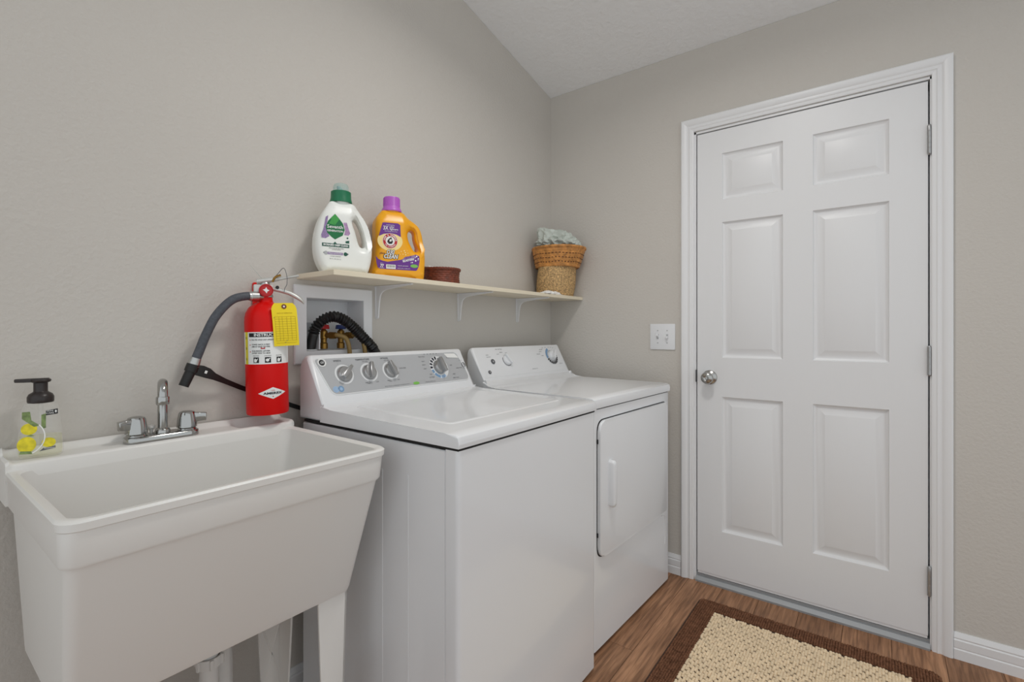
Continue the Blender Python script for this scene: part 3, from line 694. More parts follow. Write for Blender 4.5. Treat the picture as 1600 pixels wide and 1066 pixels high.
text('lettering', 'INSTRUCTIONS', .0105, .005, .2255, EW(.0014), M_white, lbl, .0003, width=.085)
for k, (tx, b) in enumerate((('PULL PIN. HOLD UNIT UPRIGHT', .212), ('STAND BACK 8 FEET', .199), ('AIM AT BASE OF FIRE', .193), ('SQUEEZE LEVER', .181), ('SWEEP SIDE TO SIDE', .175))):
    text('lettering', tx, .0052, -.045, b, EW(.0009), M_inkb, lbl, .0001, align='LEFT', width=.048 if k else .058)
for b in (.212, .198, .179): polys('bullet', [circle(-.050, b, .0016, 10)], EW(.0010), M_redd, lbl)
polys('pictogram', [[(-.020, .1865), (-.010, .1865), (-.0085, .192), (-.015, .189), (-.0205, .192)]], EW(.0010), M_redd, lbl)
for k, tx in enumerate(('ORDINARY', 'LIQUIDS', 'ELECTRIC')):
    a = -.033 + k * .030
    text('lettering', tx, .004, a, .1675, EW(.0009), M_inkb, lbl, width=.017)
    pg = grid_patch('pictogram', a - .0075, a + .0075, .148, .1635, 4, 1, EW(.0009), M_inkb, lbl)
    polys('pictogram_mark', [[(a - .005, .150), (a + .001, .150), (a + .0055, .161), (a + .001, .1575), (a - .003, .161), (a - .0055, .156)]] if k != 1 else [circle(a - .001, .1555, .0045, 12), [(a + .002, .156), (a + .006, .160), (a + .006, .162), (a + .002, .160)]], EW(.0014), M_white, lbl)
for b in (.158, .188, .217): text('lettering', ('B', 'C', 'A')[int(b * 100) % 3], .009, -.0655, b, EW(.0014), M_inkb, lbl)
def diamond(s, h):
    P = [(-.0385 * s, 0), (0, -.0165 * s), (.0385 * s, 0), (0, .0165 * s)]; out = []
    N = 16
    for i in range(N):
        a0 = -.0385 * s + .077 * s * i / N; a1 = a0 + .077 * s / N
        f = lambda a: .0165 * s * (1 - abs(a) / (.0385 * s))
        q = [(a0 + .008, -f(a0) + .062), (a1 + .008, -f(a1) + .062), (a1 + .008, f(a1) + .062), (a0 + .008, f(a0) + .062)]
        if f(a0) < 1e-6: q = [q[0], q[1], q[2]]
        elif f(a1) < 1e-6: q = [q[0], q[1], q[3]]
        out.append(q)
    return out
dm = polys('emblem', diamond(1, 0), EW(.0006), M_white, fe, 'white diamond maker emblem')
text('lettering', 'AMEREX', .0085, .008, .0615, EW(.0012), M_inkn, dm, .0003, width=.050)
text('lettering', 'USA', .005, .008, .0695, EW(.0012), M_redd, dm, width=.010)
polys('emblem_mark', [circle(.008, .0525, .0016, 10)], EW(.0012), M_redd, dm)
# valve head
vz = .338
vv = obj('valve', lathe([(.0185, vz - .006), (.0205, vz - .004), (.0205, vz + .002), (.015, vz + .004), (.0135, vz + .012), (.0135, vz + .034), (.010, vz + .040), (0, vz + .041)], 28), M_steel, fe, 35)
obj('valve_block', box(-.030, .020, -.012, .012, vz + .002, vz + .032, .004, 2), M_lever, vv)
gm = Matrix.Translation((.0, -.0135, vz - .002 + .016)) @ Matrix.Rotation(R(90), 4, 'X')
g = obj('gauge', lathe([(0, 0), (.0175, 0), (.0185, .003), (.0185, .012), (.0165, .0135), (.0155, .012), (0, .012)], 32, M=gm), M_redd, fe, 35)
GF = lambda a, b: (a, -.0262, vz + .014 + b)
polys('gauge_face', ring_quads(0, 0, .0, .0135, 24) and [circle(0, 0, .0135, 24)], GF, M_redd, g)
polys('gauge_mark', [[(-.009, .002), (-.003, .004), (.0, .0095), (.003, .003), (.0085, .0), (.003, -.003), (.001, -.009), (-.003, -.003)]], lambda a, b: (a, -.0266, vz + .014 + b), M_white, g)
# levers: upper lever rises, lower carry handle curves down
ul = spline([(-.022, -.002, vz + .040), (.012, -.004, vz + .046), (.050, -.010, vz + .052), (.088, -.020, vz + .060)], 6)
obj('upper_lever', tube(ul, [.0095] * 8 + [.0085, .0072, .006, .0052, .0046] + [.0042] * (len(ul) - 13), 12, flat=(1, .85)), M_lever, fe, 50)
ll = spline([(.006, -.004, vz + .022), (.034, -.010, vz + .017), (.066, -.016, vz + .006), (.092, -.022, vz - .012), (.100, -.024, vz - .024)], 6)
obj('carry_handle', tube(ll, [.0085] * (len(ll) - 9) + [.0080, .0075, .007, .0062, .0054, .0046, .0036, .0026, .0012], 12, flat=(1, .75)), M_lever, fe, 50)
obj('pivot', lathe([(0, -.002), (.0048, -.002), (.0048, .003), (0, .004)], 14, M=Matrix.Translation((.030, -.016, vz + .024)) @ Matrix.Rotation(R(90), 4, 'X')), M_inkb, fe)
obj('pull_pin', tube([p for p in spline([(.024, -.012, vz + .052), (.034, -.016, vz + .066), (.046, -.020, vz + .080), (.052, -.022, vz + .072), (.055, -.026, vz + .052), (.053, -.034, vz + .032), (.046, -.044, vz + .020), (.043, -.050, vz + .008)], 6)], .0009, 6), M_ink, fe, 60)
obj('seal', tube(spline([(.018, -.012, vz + .040), (.026, -.015, vz + .054), (.040, -.016, vz + .060)], 5), [.0035 - .0002 * (i % 3) for i in range(11)], 8), M_brass, fe)
obj('zip_tie', tube(spline([(.006, .010, vz + .038), (-.012, .014, vz + .058), (-.036, .018, vz + .090)], 5), [.0016] * 6 + [.0013, .0011, .0009, .0007, .0004], 6, flat=(1, .4)), M_cclear, fe)
# yellow inspection tag
tg = thing('inspection_tag', 'yellow paper inspection tag tied to the fire extinguisher', 'tag', (-1.6205, -.139, 1.180), (0, R(-2.5), R(-14)))
hw, hh = .0335, .061
NT = 14
def TF(a, b, h=0): 
    q = (hh - b) / (2 * hh); return (a + .004 * q, -.004 * math.sin(q * 3.0) - h, b)
def tw(b): return hw - max(0, b - (hh - .012)) * .75
vs = []; fs = []
for j in range(NT + 1):
    b = -hh + 2 * hh * j / NT
    for i in range(7): vs.append(TF(-tw(b) + 2 * tw(b) * i / 6, b))
for j in range(NT):
    for i in range(6): fs.append((j * 7 + i, j * 7 + i + 1, j * 7 + i + 8, j * 7 + i + 7))
me = bpy.data.meshes.new('card'); me.from_pydata(vs, [], fs); bmt = bmesh.new(); bmt.from_mesh(me); bmesh.ops.solidify(bmt, geom=list(bmt.faces), thickness=.0006); bmt.to_mesh(me); bmt.free()
card = obj('card', me, M_yel, tg, 60)
T1 = lambda a, b: TF(a, b, .0009)
for k in range(11):
    b = .022 - k * .0068
    polys('rule_line', [[(-.027 + .0135 * i, b), (-.027 + .0135 * (i + 1), b), (-.027 + .0135 * (i + 1), b + .0005), (-.027 + .0135 * i, b + .0005)] for i in range(4)], T1, M_line, card)
for a in (-.027, -.0165, -.008, .004, .015, .027):
    polys('rule_line', [[(a, -.046 + q * .0068), (a + .0005, -.046 + q * .0068), (a + .0005, -.046 + (q + 1) * .0068), (a, -.046 + (q + 1) * .0068)] for q in range(10)], T1, M_line, card)
text('lettering', 'DATE OF INSPECTION', .004, 0, .032, T1, M_line, card, width=.040)
polys('rule_line', [[(-.027, -.0525), (.027, -.0525), (.027, -.0519), (-.027, -.0519)]], T1, M_line, card)
polys('punch_mark', [circle(-.003, -.0515, .0012, 8), circle(.001, -.0455, .0012, 8), circle(-.029, .020, .001, 8)], lambda a, b: TF(a, b, .0012), M_ink, card)
el = polys('eyelet', ring_quads(0, .051, .0028, .0068, 24), lambda a, b: TF(a, b, .0012), M_dwick, card)
polys('eyelet_hole', [circle(0, .051, .0026, 14)], lambda a, b: TF(a, b, .0014), M_white, card)
# hose with fittings and nozzle (world coordinates mapped into the extinguisher's frame)
fe_m = Matrix.Translation((EX, EY, EZ)) @ fe.rotation_euler.to_matrix().to_4x4(); inv = fe_m.inverted()
def L(p): return inv @ Vector(p)
hp = spline([L(p) for p in ((-1.668, -.080, 1.259), (-1.700, -.081, 1.2585), (-1.737, -.079, 1.245), (-1.772, -.072, 1.203), (-1.794, -.062, 1.150), (-1.808, -.055, 1.105), (-1.817, -.052, 1.080))], 8)
obj('hose', tube(hp, .0115, 16), M_hose, fe, 60)
obj('hose_fitting', tube([L((-1.655, -.079, 1.2595)), L((-1.668, -.080, 1.2592)), L((-1.6685, -.080, 1.2592)), L((-1.688, -.081, 1.259)), L((-1.6885, -.081, 1.259)), L((-1.693, -.081, 1.2588))], [.0105, .0105, .0145, .0135, .0125, .012], 18), M_steel, fe, 30)
obj('hose_ferrule', tube([L((-1.8135, -.0535, 1.091)), L((-1.8165, -.052, 1.082)), L((-1.8168, -.052, 1.0815)), L((-1.8205, -.051, 1.068))], [.0128, .0135, .0142, .0142], 18), M_steel, fe, 30)
nz_ = obj('nozzle', tube([L((-1.8195, -.051, 1.074)), L((-1.826, -.050, 1.055)), L((-1.8262, -.050, 1.054)), L((-1.841, -.048, 1.018))], [.0150, .0150, .0125, .0118], 20), M_black, fe, 30)
# hose retaining strap running behind the cylinder
st = [(-1.817, -.050, 1.060), (-1.800, -.049, 1.055), (-1.782, -.046, 1.047), (-1.765, -.040, 1.037), (-1.735, -.030, 1.022), (-1.690, -.018, 1.0), (-1.610, -.013, .963), (-1.532, -.013, .928), (-1.500, -.013, .914)]
wd = [.012, .0135, .0125, .0085, .0065, .006, .006, .006, .006]
bm = bmesh.new(); ra = []
for (x, y, z), w_ in zip(st, wd):
    ra.append([bm.verts.new(L((x + .45 * dz, y + dy_, z + dz))) for dz, dy_ in ((-w_, -.002), (w_, -.002), (w_, .002), (-w_, .002))])
for a, b in zip(ra, ra[1:]):
    for i in range(4): bm.faces.new((a[i], a[(i + 1) % 4], b[(i + 1) % 4], b[i]))
bm.faces.new(ra[0][::-1]); bm.faces.new(ra[-1])
ss = obj('hose_strap', bm, M_black, fe, 30)
bm = bmesh.new(); bm.faces.new([bm.verts.new(L(p)) for p in ((-1.794, -.0522, 1.049), (-1.788, -.0515, 1.0465), (-1.785, -.0515, 1.0535), (-1.791, -.0522, 1.056))])
obj('strap_slot', bm, M_paper, ss, 0)
# wall hanger
bm = prism(rounded([(-.019, -.080), (.019, -.080), (.019, .022), (.006, .034), (-.019, .034)], .005, 3), lambda a, b, d: (a, d, b), -.004, .004, .001, 1)
hg = thing('wall_hanger', 'red metal hanger plate behind the extinguisher valve', 'hanger', (-1.627, -.005, 1.272))
obj('plate', bm, M_red, hg)
for a, b in ((.004, .022), (-.006, .006), (-.008, -.006)): screw('screw', (a, -.0042, b), (0, -1, 0), .0038, M_steel, hg)
obj('hook', tube([(0, -.004, -.01), (0, -.05, -.01), (0, -.058, .004)], .003, 8), M_red, hg)

# ------------------------------------------------------------ washer supply box in the wall
ub = thing('supply_box', 'white recessed washer hookup box in the wall', 'utility box', (-1.3685, 0, 1.18))
def ring_frame(o, i, d0, d1):
    nb = bmesh.new()
    (ox0, ox1, oz0, oz1), (ix0, ix1, iz0, iz1) = o, i
    q = [box(ox0, ox1, -d1, -d0, iz1, oz1), box(ox0, ox1, -d1, -d0, oz0, iz0), box(ox0, ix0, -d1, -d0, iz0, iz1), box(ix1, ox1, -d1, -d0, iz0, iz1)]
    for b in q: join(nb, b)
    return nb
OX0, OX1, OZ0, OZ1 = -.1505, .1475, -.126, .131
IX0, IX1, IZ0, IZ1 = -.1085, .1085, -.084, .089
rg = [[(OX0, 0, OZ0), (OX1, 0, OZ0), (OX1, 0, OZ1), (OX0, 0, OZ1)], [(OX0, -.007, OZ0), (OX1, -.007, OZ0), (OX1, -.007, OZ1), (OX0, -.007, OZ1)],
      [(OX0 + .004, -.010, OZ0 + .004), (OX1 - .004, -.010, OZ0 + .004), (OX1 - .004, -.010, OZ1 - .004), (OX0 + .004, -.010, OZ1 - .004)],
      [(IX0 - .002, -.010, IZ0 - .002), (IX1 + .002, -.010, IZ0 - .002), (IX1 + .002, -.010, IZ1 + .002), (IX0 - .002, -.010, IZ1 + .002)],
      [(IX0, -.008, IZ0), (IX1, -.008, IZ0), (IX1, -.008, IZ1), (IX0, -.008, IZ1)]]
obj('faceplate', loft(rg), M_enamel2, ub, 25)
rg = [[(IX0, -.008, IZ0), (IX1, -.008, IZ0), (IX1, -.008, IZ1), (IX0, -.008, IZ1)], [(IX0 + .003, .085, IZ0 + .003), (IX1 - .003, .085, IZ0 + .003), (IX1 - .003, .085, IZ1 - .003), (IX0 + .003, .085, IZ1 - .003)]]
obj('recess', loft(rg, cap1=True), M_enamel2, ub, 20)
obj('drain_divider', box(-.060, -.056, .0, .084, -.080, .010), M_enamel2, ub, 0)
obj('drain_collar', lathe([(.024, -.083), (.024, -.080), (.018, -.079)], 24, M=Matrix.Translation((-.0815, .022, 0))), M_enamel2, ub)
for vx, mc, lab in ((-.018, M_redd, 'red hot-water valve handle'), (.048, mat('valve_blue', (30, 52, 120), .4), 'blue cold-water valve handle')):
    v = obj('valve', lathe([(0, -.080), (.013, -.080), (.013, -.062), (.010, -.058), (.010, -.046), (.0125, -.044), (.0125, -.020), (.009, -.016), (.006, -.012), (0, -.012)], 20, M=Matrix.Translation((vx, .040, .0))), M_brass, ub, 30)
    h = obj('valve_handle', prism(rounded([(-.018, -.007), (.018, -.007), (.015, .008), (-.015, .008)], .003, 3), lambda a, b, d: (vx + a, .040 + d, -.005 + b), -.008, .008, .002, 2), mc, v); h['label'] = lab
    obj('outlet', tube([(vx, .040, -.034), (vx + .008, .020, -.034), (vx + .009, .018, -.034), (vx + .014, .006, -.034)], [.009, .009, .012, .012], 14), M_brass, v, 30)
for nm, pts, lab in (('supply_hose', [(-1.373, .006, 1.146), (-1.364, -.010, 1.147), (-1.342, -.024, 1.135), (-1.333, -.029, 1.10), (-1.330, -.029, 1.05), (-1.328, -.029, .95)], 'tan supply hose on the red-handled valve'), ('supply_hose', [(-1.306, .006, 1.146), (-1.296, -.010, 1.147), (-1.278, -.021, 1.138), (-1.270, -.028, 1.10), (-1.266, -.029, 1.05), (-1.264, -.029, .95)], 'tan supply hose on the blue-handled valve')):
    t = thing(nm, lab, 'hose', pts[0], group='washer supply hoses'); P0 = Vector(pts[0])
    obj('hose', tube(spline([Vector(p) - P0 for p in pts], 8), .0075, 12), M_braid, t, 60)
    obj('coupling', tube([(0, 0, 0), (.004, -.009, 0)], .0115, 12), M_brass, t, 30)
# corrugated drain hose
dh = thing('drain_hose', 'black corrugated drain hose arching out of the supply box', 'hose', (-1.45, .02, 1.10))
P0 = Vector((-1.45, .02, 1.10))
hpts = [(-1.450, .020, 1.088), (-1.446, .014, 1.13), (-1.440, .004, 1.168), (-1.424, -.012, 1.196), (-1.392, -.024, 1.210), (-1.356, -.029, 1.200), (-1.318, -.031, 1.174), (-1.282, -.031, 1.142), (-1.240, -.030, 1.104), (-1.205, -.024, 1.06), (-1.185, -.022, .98)]
path = spline([Vector(p) - P0 for p in hpts], 20)
rad = []; acc = 0
for i, p in enumerate(path):
    if i: acc += (p - path[i - 1]).length
    rad.append(.0155 if acc < .065 or acc > .36 else .0168 + .0026 * math.sin(2 * math.pi * acc / .0098))
obj('hose', tube(path, rad, 18), M_rubber, dh, 50)

# ------------------------------------------------------------ shelf and brackets
SZ0, SZ1, SF_ = 1.3275, 1.3435, -.208
sh = thing('wall_shelf', 'cream laminate shelf board above the washer and dryer', 'shelf', (-.754, -.104, SZ0))
obj('board', box(-.754, .752, SF_ + .104, .103, 0, SZ1 - SZ0, .0012, 1), M_shelf, sh)
br = thing('shelf_bracket', 'x', 'shelf bracket', (-1.198, 0, 1.205), group='white brackets under the shelf')
web = rounded([(-.003, .1215), (-.196, .1215), (-.196, .1175), (-.075, .108), (-.032, .101), (-.021, .075), (-.013, .003), (-.003, 0)], [.001, .001, .001, .03, .022, .03, .003, .001], 5)
obj('web', prism(web, lambda a, b, d: (d, a, b), -.0028, .0028, .0008, 1), M_trim, br, 40)
bm = prism([(-.0045, 0), (.0045, 0), (.0085, .1195), (-.0085, .1195)], lambda a, b, d: (a, d, b), -.004, 0, .001, 1)
obj('wall_leg', bm, M_trim, br, 40)
bm = prism([(-.0085, 0), (.0085, 0), (.0045, -.198), (-.0045, -.198)], lambda a, b, d: (a, b, d), .1182, .1222, .001, 1)
obj('arm', bm, M_trim, br, 40)
for p, ax in (((.0, -.004, .006), (0, -1, 0)), ((0, -.0045, .108), (0, -1, 0)), ((0, -.188, .1184), (0, 0, -1)), ((.0035, -.012, .1184), (0, 0, -1))): screw('screw', p, ax, .0032, M_steel, br)
brs = [(-1.198, 'white shelf bracket beside the supply box'), (-.758, 'middle white bracket of the three under the shelf'), (-.324, 'white shelf bracket nearest the door wall')]
for k, (x, lab) in enumerate(brs):
    if k == 0: b = br
    else:
        b = br.copy(); COL.objects.link(b)
        for ch in list(br.children): c = ch.copy(); COL.objects.link(c); c.parent = b
    b.location.x = x; b['label'] = lab

# ------------------------------------------------------------ white detergent jug
def px(pts, cx, cy, k, wid=1.0): return [((x - cx) / k * wid, (cy - y) / k) for x, y in pts]
K = 7.11 * 486; WX = 1.02
def shape_jug(me, half, neckz, hand):
    for v in me.vertices:
        x, y, z = v.co; f = 1.0
        f *= 1 - .30 * sstep(neckz - .055, neckz, z)
        f *= 1 - .42 * (sstep(hand[0], hand[1], x)) * sstep(hand[2], hand[2] + .07, z)
        f *= 1 - .10 * (1 - sstep(0, .02, z))
        v.co.y = y * f
jw = thing('detergent_jug', 'white detergent jug with green cap on the shelf', 'detergent jug', (-1.412, -.108, SZ1), (0, 0, R(-21))); jw.scale = (.895, .92, .968)
out = px([(232, 245), (190, 295), (128, 395), (82, 500), (52, 620), (42, 750), (54, 870), (84, 960), (124, 1030), (150, 1056), (370, 1058), (628, 1056), (660, 1030), (690, 940), (706, 850), (713, 740), (706, 650), (682, 550), (642, 450), (592, 370), (540, 300), (488, 250), (360, 240)], 378, 1058, K, WX)
hole = px([(470, 455), (500, 428), (530, 436), (566, 485), (603, 560), (627, 650), (632, 710), (616, 742), (582, 746), (556, 720), (534, 650), (508, 570), (478, 500)], 378, 1058, K, WX)
me = curve_body('body', smooth_closed(out, 4), [smooth_closed(hole, 4)], .047, .024, 6)
shape_jug(me, .047, .236, (.018, .060, .06))
obj('body', me, M_jugw, jw, 60)
obj('neck', lathe([(.030, .222), (.031, .236), (.036, .2385), (0, .2385)], 32, M=Matrix.Translation((-.004, 0, 0))), M_jugw, jw)
Mt = Matrix.Translation((-.0055, 0, 0))
obj('cap', lathe([(0, .236), (.0385, .236), (.0385, .2385), (.0355, .250), (.0345, .268), (.0345, .272), (.032, .2735), (0, .2735)], 40, M=Mt), M_capg, jw, 35)
cc = obj('dosing_cup', lathe([(.0275, .273), (.0265, .290), (.0225, .298), (.012, .3015), (0, .302)], 32, M=Mt), M_cclear, jw, 50)
obj('pour_spout', loft([[(a - .0095, b, .273) for a, b in rrect(-.010, .014, -.010, .010, .008)], [(a - .0105, b, .285) for a, b in rrect(-.009, .009, -.009, .009, .008)], [(a - .0125, b, .291) for a, b in rrect(-.007, .003, -.006, .006, .0045)]], True, True), M_spout, cc, 40)
JW = lambda h: (lambda a, b: (a, -.047 - h, b))
def jy(me_half, h): return lambda a, b: (a, -me_half - h, b)
q = lambda pts: px(pts, 378, 1058, K, WX)
lw = polys('label_leaf', [q([(255, 405), (300, 452), (345, 505), (366, 575), (342, 640), (292, 668), (255, 690), (215, 665), (166, 622), (150, 560), (176, 492), (214, 448)])], JW(.0006), M_leaf, jw, 'green leaf emblem with white lettering')
polys('leaf_facet', [q([(255, 408), (305, 460), (255, 530), (205, 460)])], JW(.0010), M_leaf2, lw)
polys('leaf_facet', [q([(215, 470), (250, 530), (185, 520)])], JW(.0010), M_leaf2, lw)
text('lettering', 'Seventh', .0155, *q([(256, 552)])[0], JW(.0014), M_white, lw, .0002, width=.053)
text('lettering', 'GENERATION', .0085, *q([(256, 597)])[0], JW(.0014), M_white, lw, .0002, width=.053)
polys('flower_print', [q([(150, 450), (178, 430), (166, 520), (172, 600), (190, 660), (150, 686), (105, 682), (100, 650), (125, 580), (140, 510)])], JW(.0004), M_lav, jw)
polys('flower_print', [q([(350, 495), (390, 490), (405, 540), (430, 610), (410, 635), (360, 632), (372, 580), (362, 530)])], JW(.0004), M_pet, jw)
bn = polys('label_banner', [q([(110, 736), (235, 736), (255, 715), (275, 736), (418, 736), (418, 774), (110, 774)])], JW(.0006), M_dgreen, jw)
text('lettering', 'BIOBASED DEEP CLEAN', .0078, *q([(264, 755)])[0], JW(.0012), M_white, bn, .0003, width=.082)
text('lettering', 'FREE OF DYES AND BRIGHTENERS', .005, *q([(270, 790)])[0], JW(.0006), M_ink, jw, width=.05)
text('lettering', 'PLANT BASED INGREDIENTS', .0045, *q([(270, 805)])[0], JW(.0006), M_ink, jw, width=.03)
s1 = polys('label_strip', [q([(165, 833), (345, 833), (345, 860), (165, 860)])], JW(.0005), M_lav, jw)
for cx in (152, 374): polys('label_roundel', [circle(*q([(cx, 846)])[0], .0062, 18)], JW(.0009), M_dgreen if cx > 200 else M_panel, jw)
polys('label_strip', [q([(120, 842), (142, 830), (142, 862)]), q([(412, 842), (386, 830), (386, 866)])], JW(.0007), M_ink, jw)
text('lettering', 'FRESH LAVENDER', .0058, *q([(256, 847)])[0], JW(.0010), M_white, s1, width=.044)
text('lettering', 'LAUNDRY DETERGENT', .005, *q([(262, 880)])[0], JW(.0006), M_ink, jw, width=.036)
text('lettering', '90 FL OZ (2.6 L)', .005, *q([(258, 908)])[0], JW(.0006), M_ink, jw, width=.038)
polys('leaf_mark', [q([(375, 700), (418, 690), (418, 722), (375, 722)]), circle(*q([(398, 664)])[0], .003, 12)], JW(.0006), M_dgreen, jw)

# ------------------------------------------------------------ yellow detergent jug
K = 7.106 * 436; YX = 1.03
jo = thing('detergent_jug', 'yellow detergent jug with purple cap on the shelf', 'detergent jug', (-1.190, -.108, SZ1), (0, 0, R(-26))); jo.scale = (.945, .95, .965)
q = lambda pts: px(pts, 345, 1015, K, YX)
out = q([(172, 240), (140, 275), (104, 325), (86, 375), (81, 460), (85, 600), (76, 750), (60, 850), (42, 930), (38, 1000), (60, 1015), (340, 1016), (610, 1015), (632, 1000), (640, 900), (646, 800), (642, 650), (632, 550), (612, 455), (580, 392), (530, 348), (452, 300), (394, 248), (280, 236)])
hole = q([(448, 500), (462, 458), (498, 440), (526, 466), (530, 520), (543, 572), (568, 632), (572, 664), (550, 688), (516, 678), (482, 612), (458, 560)])
me = curve_body('body', smooth_closed(out, 4), [smooth_closed(hole, 4)], .050, .026, 6)
shape_jug(me, .05, .250, (.010, .060, .085))
obj('body', me, M_jugy, jo, 60)
cx0 = q([(284, 200)])[0][0]
Mt = Matrix.Translation((cx0, 0, 0))
obj('neck', lathe([(.030, .235), (.033, .249), (.033, .252), (0, .252)], 32, M=Mt), M_jugy, jo)
cp = [(0, .2495), (.0365, .2495), (.0375, .253), (.036, .258), (.0325, .264), (.0305, .268), (.0298, .300), (.0285, .303), (0, .3035)]
cb = lathe(cp, 48, M=Mt)
cpo = obj('cap', cb, M_capp, jo, 30)
rb = bmesh.new()
for k in range(36):
    a = 2 * math.pi * k / 36; tube([(cx0 + .0306 * math.cos(a), .0306 * math.sin(a), .270), (cx0 + .030 * math.cos(a), .030 * math.sin(a), .299)], .0008, 5, bm=rb)
obj('cap_ridges', rb, M_capp, cpo)
JY = lambda h: (lambda a, b: (a, -.050 - h, b))
polys('label_burst', [circle(*q([(232, 597)])[0], .046, 30, .036)], JY(.0003), M_glow, jo)
tp = polys('label_top', [q([(150, 400), (170, 396), (318, 394), (344, 410), (350, 545), (300, 520), (232, 510), (160, 525), (110, 552), (130, 470)])], JY(.0006), M_purp, jo)
text('lettering', '3X', .0195, *q([(183, 457)])[0], JY(.0012), M_white, tp, .0003, width=.0185)
text('lettering', 'odor', .0105, *q([(250, 441)])[0], JY(.0012), M_white, tp, .0001, width=.0185)
text('lettering', 'fighters', .0105, *q([(273, 465)])[0], JY(.0012), M_white, tp, .0001, width=.031)
text('lettering', 'powered by', .006, *q([(236, 420)])[0], JY(.0012), M_white, tp, width=.030)
text('lettering', 'than baking soda alone', .005, *q([(240, 490)])[0], JY(.0012), M_white, tp, width=.046)
ex_, ez_ = q([(232, 597)])[0]
em = polys('emblem', [circle(ex_, ez_, .0275, 40)], JY(.0010), M_white, jo, 'round red and white maker emblem')
polys('emblem_ring', ring_quads(ex_, ez_, .0168, .0262, 40), JY(.0013), M_redd, em)
def ring_text(s, r, a0, a1, size, flip):
    n = len(s)
    for i, ch in enumerate(s):
        if ch == ' ': continue
        a = a0 + (a1 - a0) * i / (n - 1); cx, cy = ex_ + r * math.cos(R(a)), ez_ + r * math.sin(R(a)); rot = R(a - 90 if not flip else a + 90); c_, s_ = math.cos(rot), math.sin(rot)
        text('lettering', ch, size, 0, 0, lambda u, v: (cx + u * c_ - v * s_, -.0518, cz_(cy, u, v, s_, c_)), M_white, em, .0002)
def cz_(cy, u, v, s_, c_): return cy + u * s_ + v * c_
ring_text('ARM & HAMMER', .0213, 172, 8, .0078, False)
ring_text('THE STANDARD', .0213, 215, 325, .0052, True)
polys('emblem_arm', [[(ex_ + a, ez_ + b) for a, b in ((-.011, -.004), (-.004, -.011), (.006, -.010), (.010, -.003), (.008, .002), (.003, -.002), (-.002, -.003), (-.003, .003), (.002, .007), (.0, .011), (-.006, .006), (-.009, .002))],
      [(ex_ + a, ez_ + b) for a, b in ((-.004, .008), (.004, .0135), (.0065, .010), (-.001, .005))], [(ex_ + a, ez_ + b) for a, b in ((.002, .009), (.0035, .010), (.010, -.001), (.0085, -.002))]], JY(.0015), M_inkb, em)
low = q([(76, 772), (104, 806), (150, 822), (205, 830), (350, 800), (470, 748), (520, 730), (560, 745), (565, 800), (552, 870), (535, 905), (520, 914), (120, 912), (98, 898), (84, 850)])
lp = polys('label_bottom', [low], JY(.0006), M_purp, jo)
for tx, p, sz, wd_ in (('OXI', (232, 724), .0205, .0285), ('CLEAN', (236, 772), .0205, .052)):
    text('lettering', tx, sz, *q([p])[0], JY(.0010), M_inkb, jo, .0022, .25, width=wd_ * 1.10); text('lettering', tx, sz, *q([p])[0], JY(.0016), M_white, jo, .0006, .25, width=wd_)
text('lettering', 'plus', .010, *q([(145, 737)])[0], JY(.0010), M_dwick, jo, .0002, .2, width=.019)
ob = polys('label_ribbon', [q([(362, 806), (390, 770), (505, 736), (525, 752), (500, 785), (385, 828)])], JY(.0009), M_lav, lp)
def slant(h): return lambda a, b: (a, -.050 - h, b + (a - q([(435, 0)])[0][0]) * .24)
text('lettering', 'ODOR', .0105, *q([(432, 768)])[0], slant(.0014), M_purp, ob, .0003, width=.026); text('lettering', 'BLASTERS', .0105, *q([(436, 800)])[0], slant(.0014), M_white, ob, .0003, width=.042)
text('lettering', '77', .0150, *q([(140, 880)])[0], JY(.0012), M_white, lp, .0006, .15, width=.0135)
text('lettering', 'LOADS', .0042, *q([(140, 903)])[0], JY(.0012), M_white, lp, width=.018); text('lettering', 'up to', .0042, *q([(140, 848)])[0], JY(.0012), M_white, lp, width=.010)
bc = polys('barcode', [q([(188, 860), (293, 860), (293, 906), (188, 906)])], JY(.0010), M_white, lp)
polys('barcode_bars', [q([(200 + 9 * k, 866), (204 + 9 * k, 866), (204 + 9 * k, 892), (200 + 9 * k, 892)]) for k in range(10)], JY(.0014), M_ink, bc)
text('lettering', 'LIQUID LAUNDRY', .0046, *q([(375, 868)])[0], JY(.0012), M_white, lp, width=.040); text('lettering', '100.5 FL OZ (3.14 QT) 2.97 L', .0046, *q([(385, 897)])[0], JY(.0012), M_white, lp, width=.048)
polys('leaf_patch', [circle(*q([(502, 862)])[0], .0145, 20, .0062)], JY(.0012), M_lime, lp)
polys('sparkle', [circle(*q([p])[0], .0016 + .0008 * (k % 3), 8) for k, p in enumerate(((515, 765), (548, 775), (518, 800), (545, 790), (480, 822), (530, 750), (465, 826)))], JY(.0014), M_white, lp)
polys('sparkle', [circle(*q([p])[0], .0012 + .0006 * (k % 3), 8) for k, p in enumerate(((330, 720), (355, 705), (390, 695), (345, 740), (375, 735), (400, 715), (425, 690), (430, 720), (405, 740)))], JY(.0006), M_glow, jo)

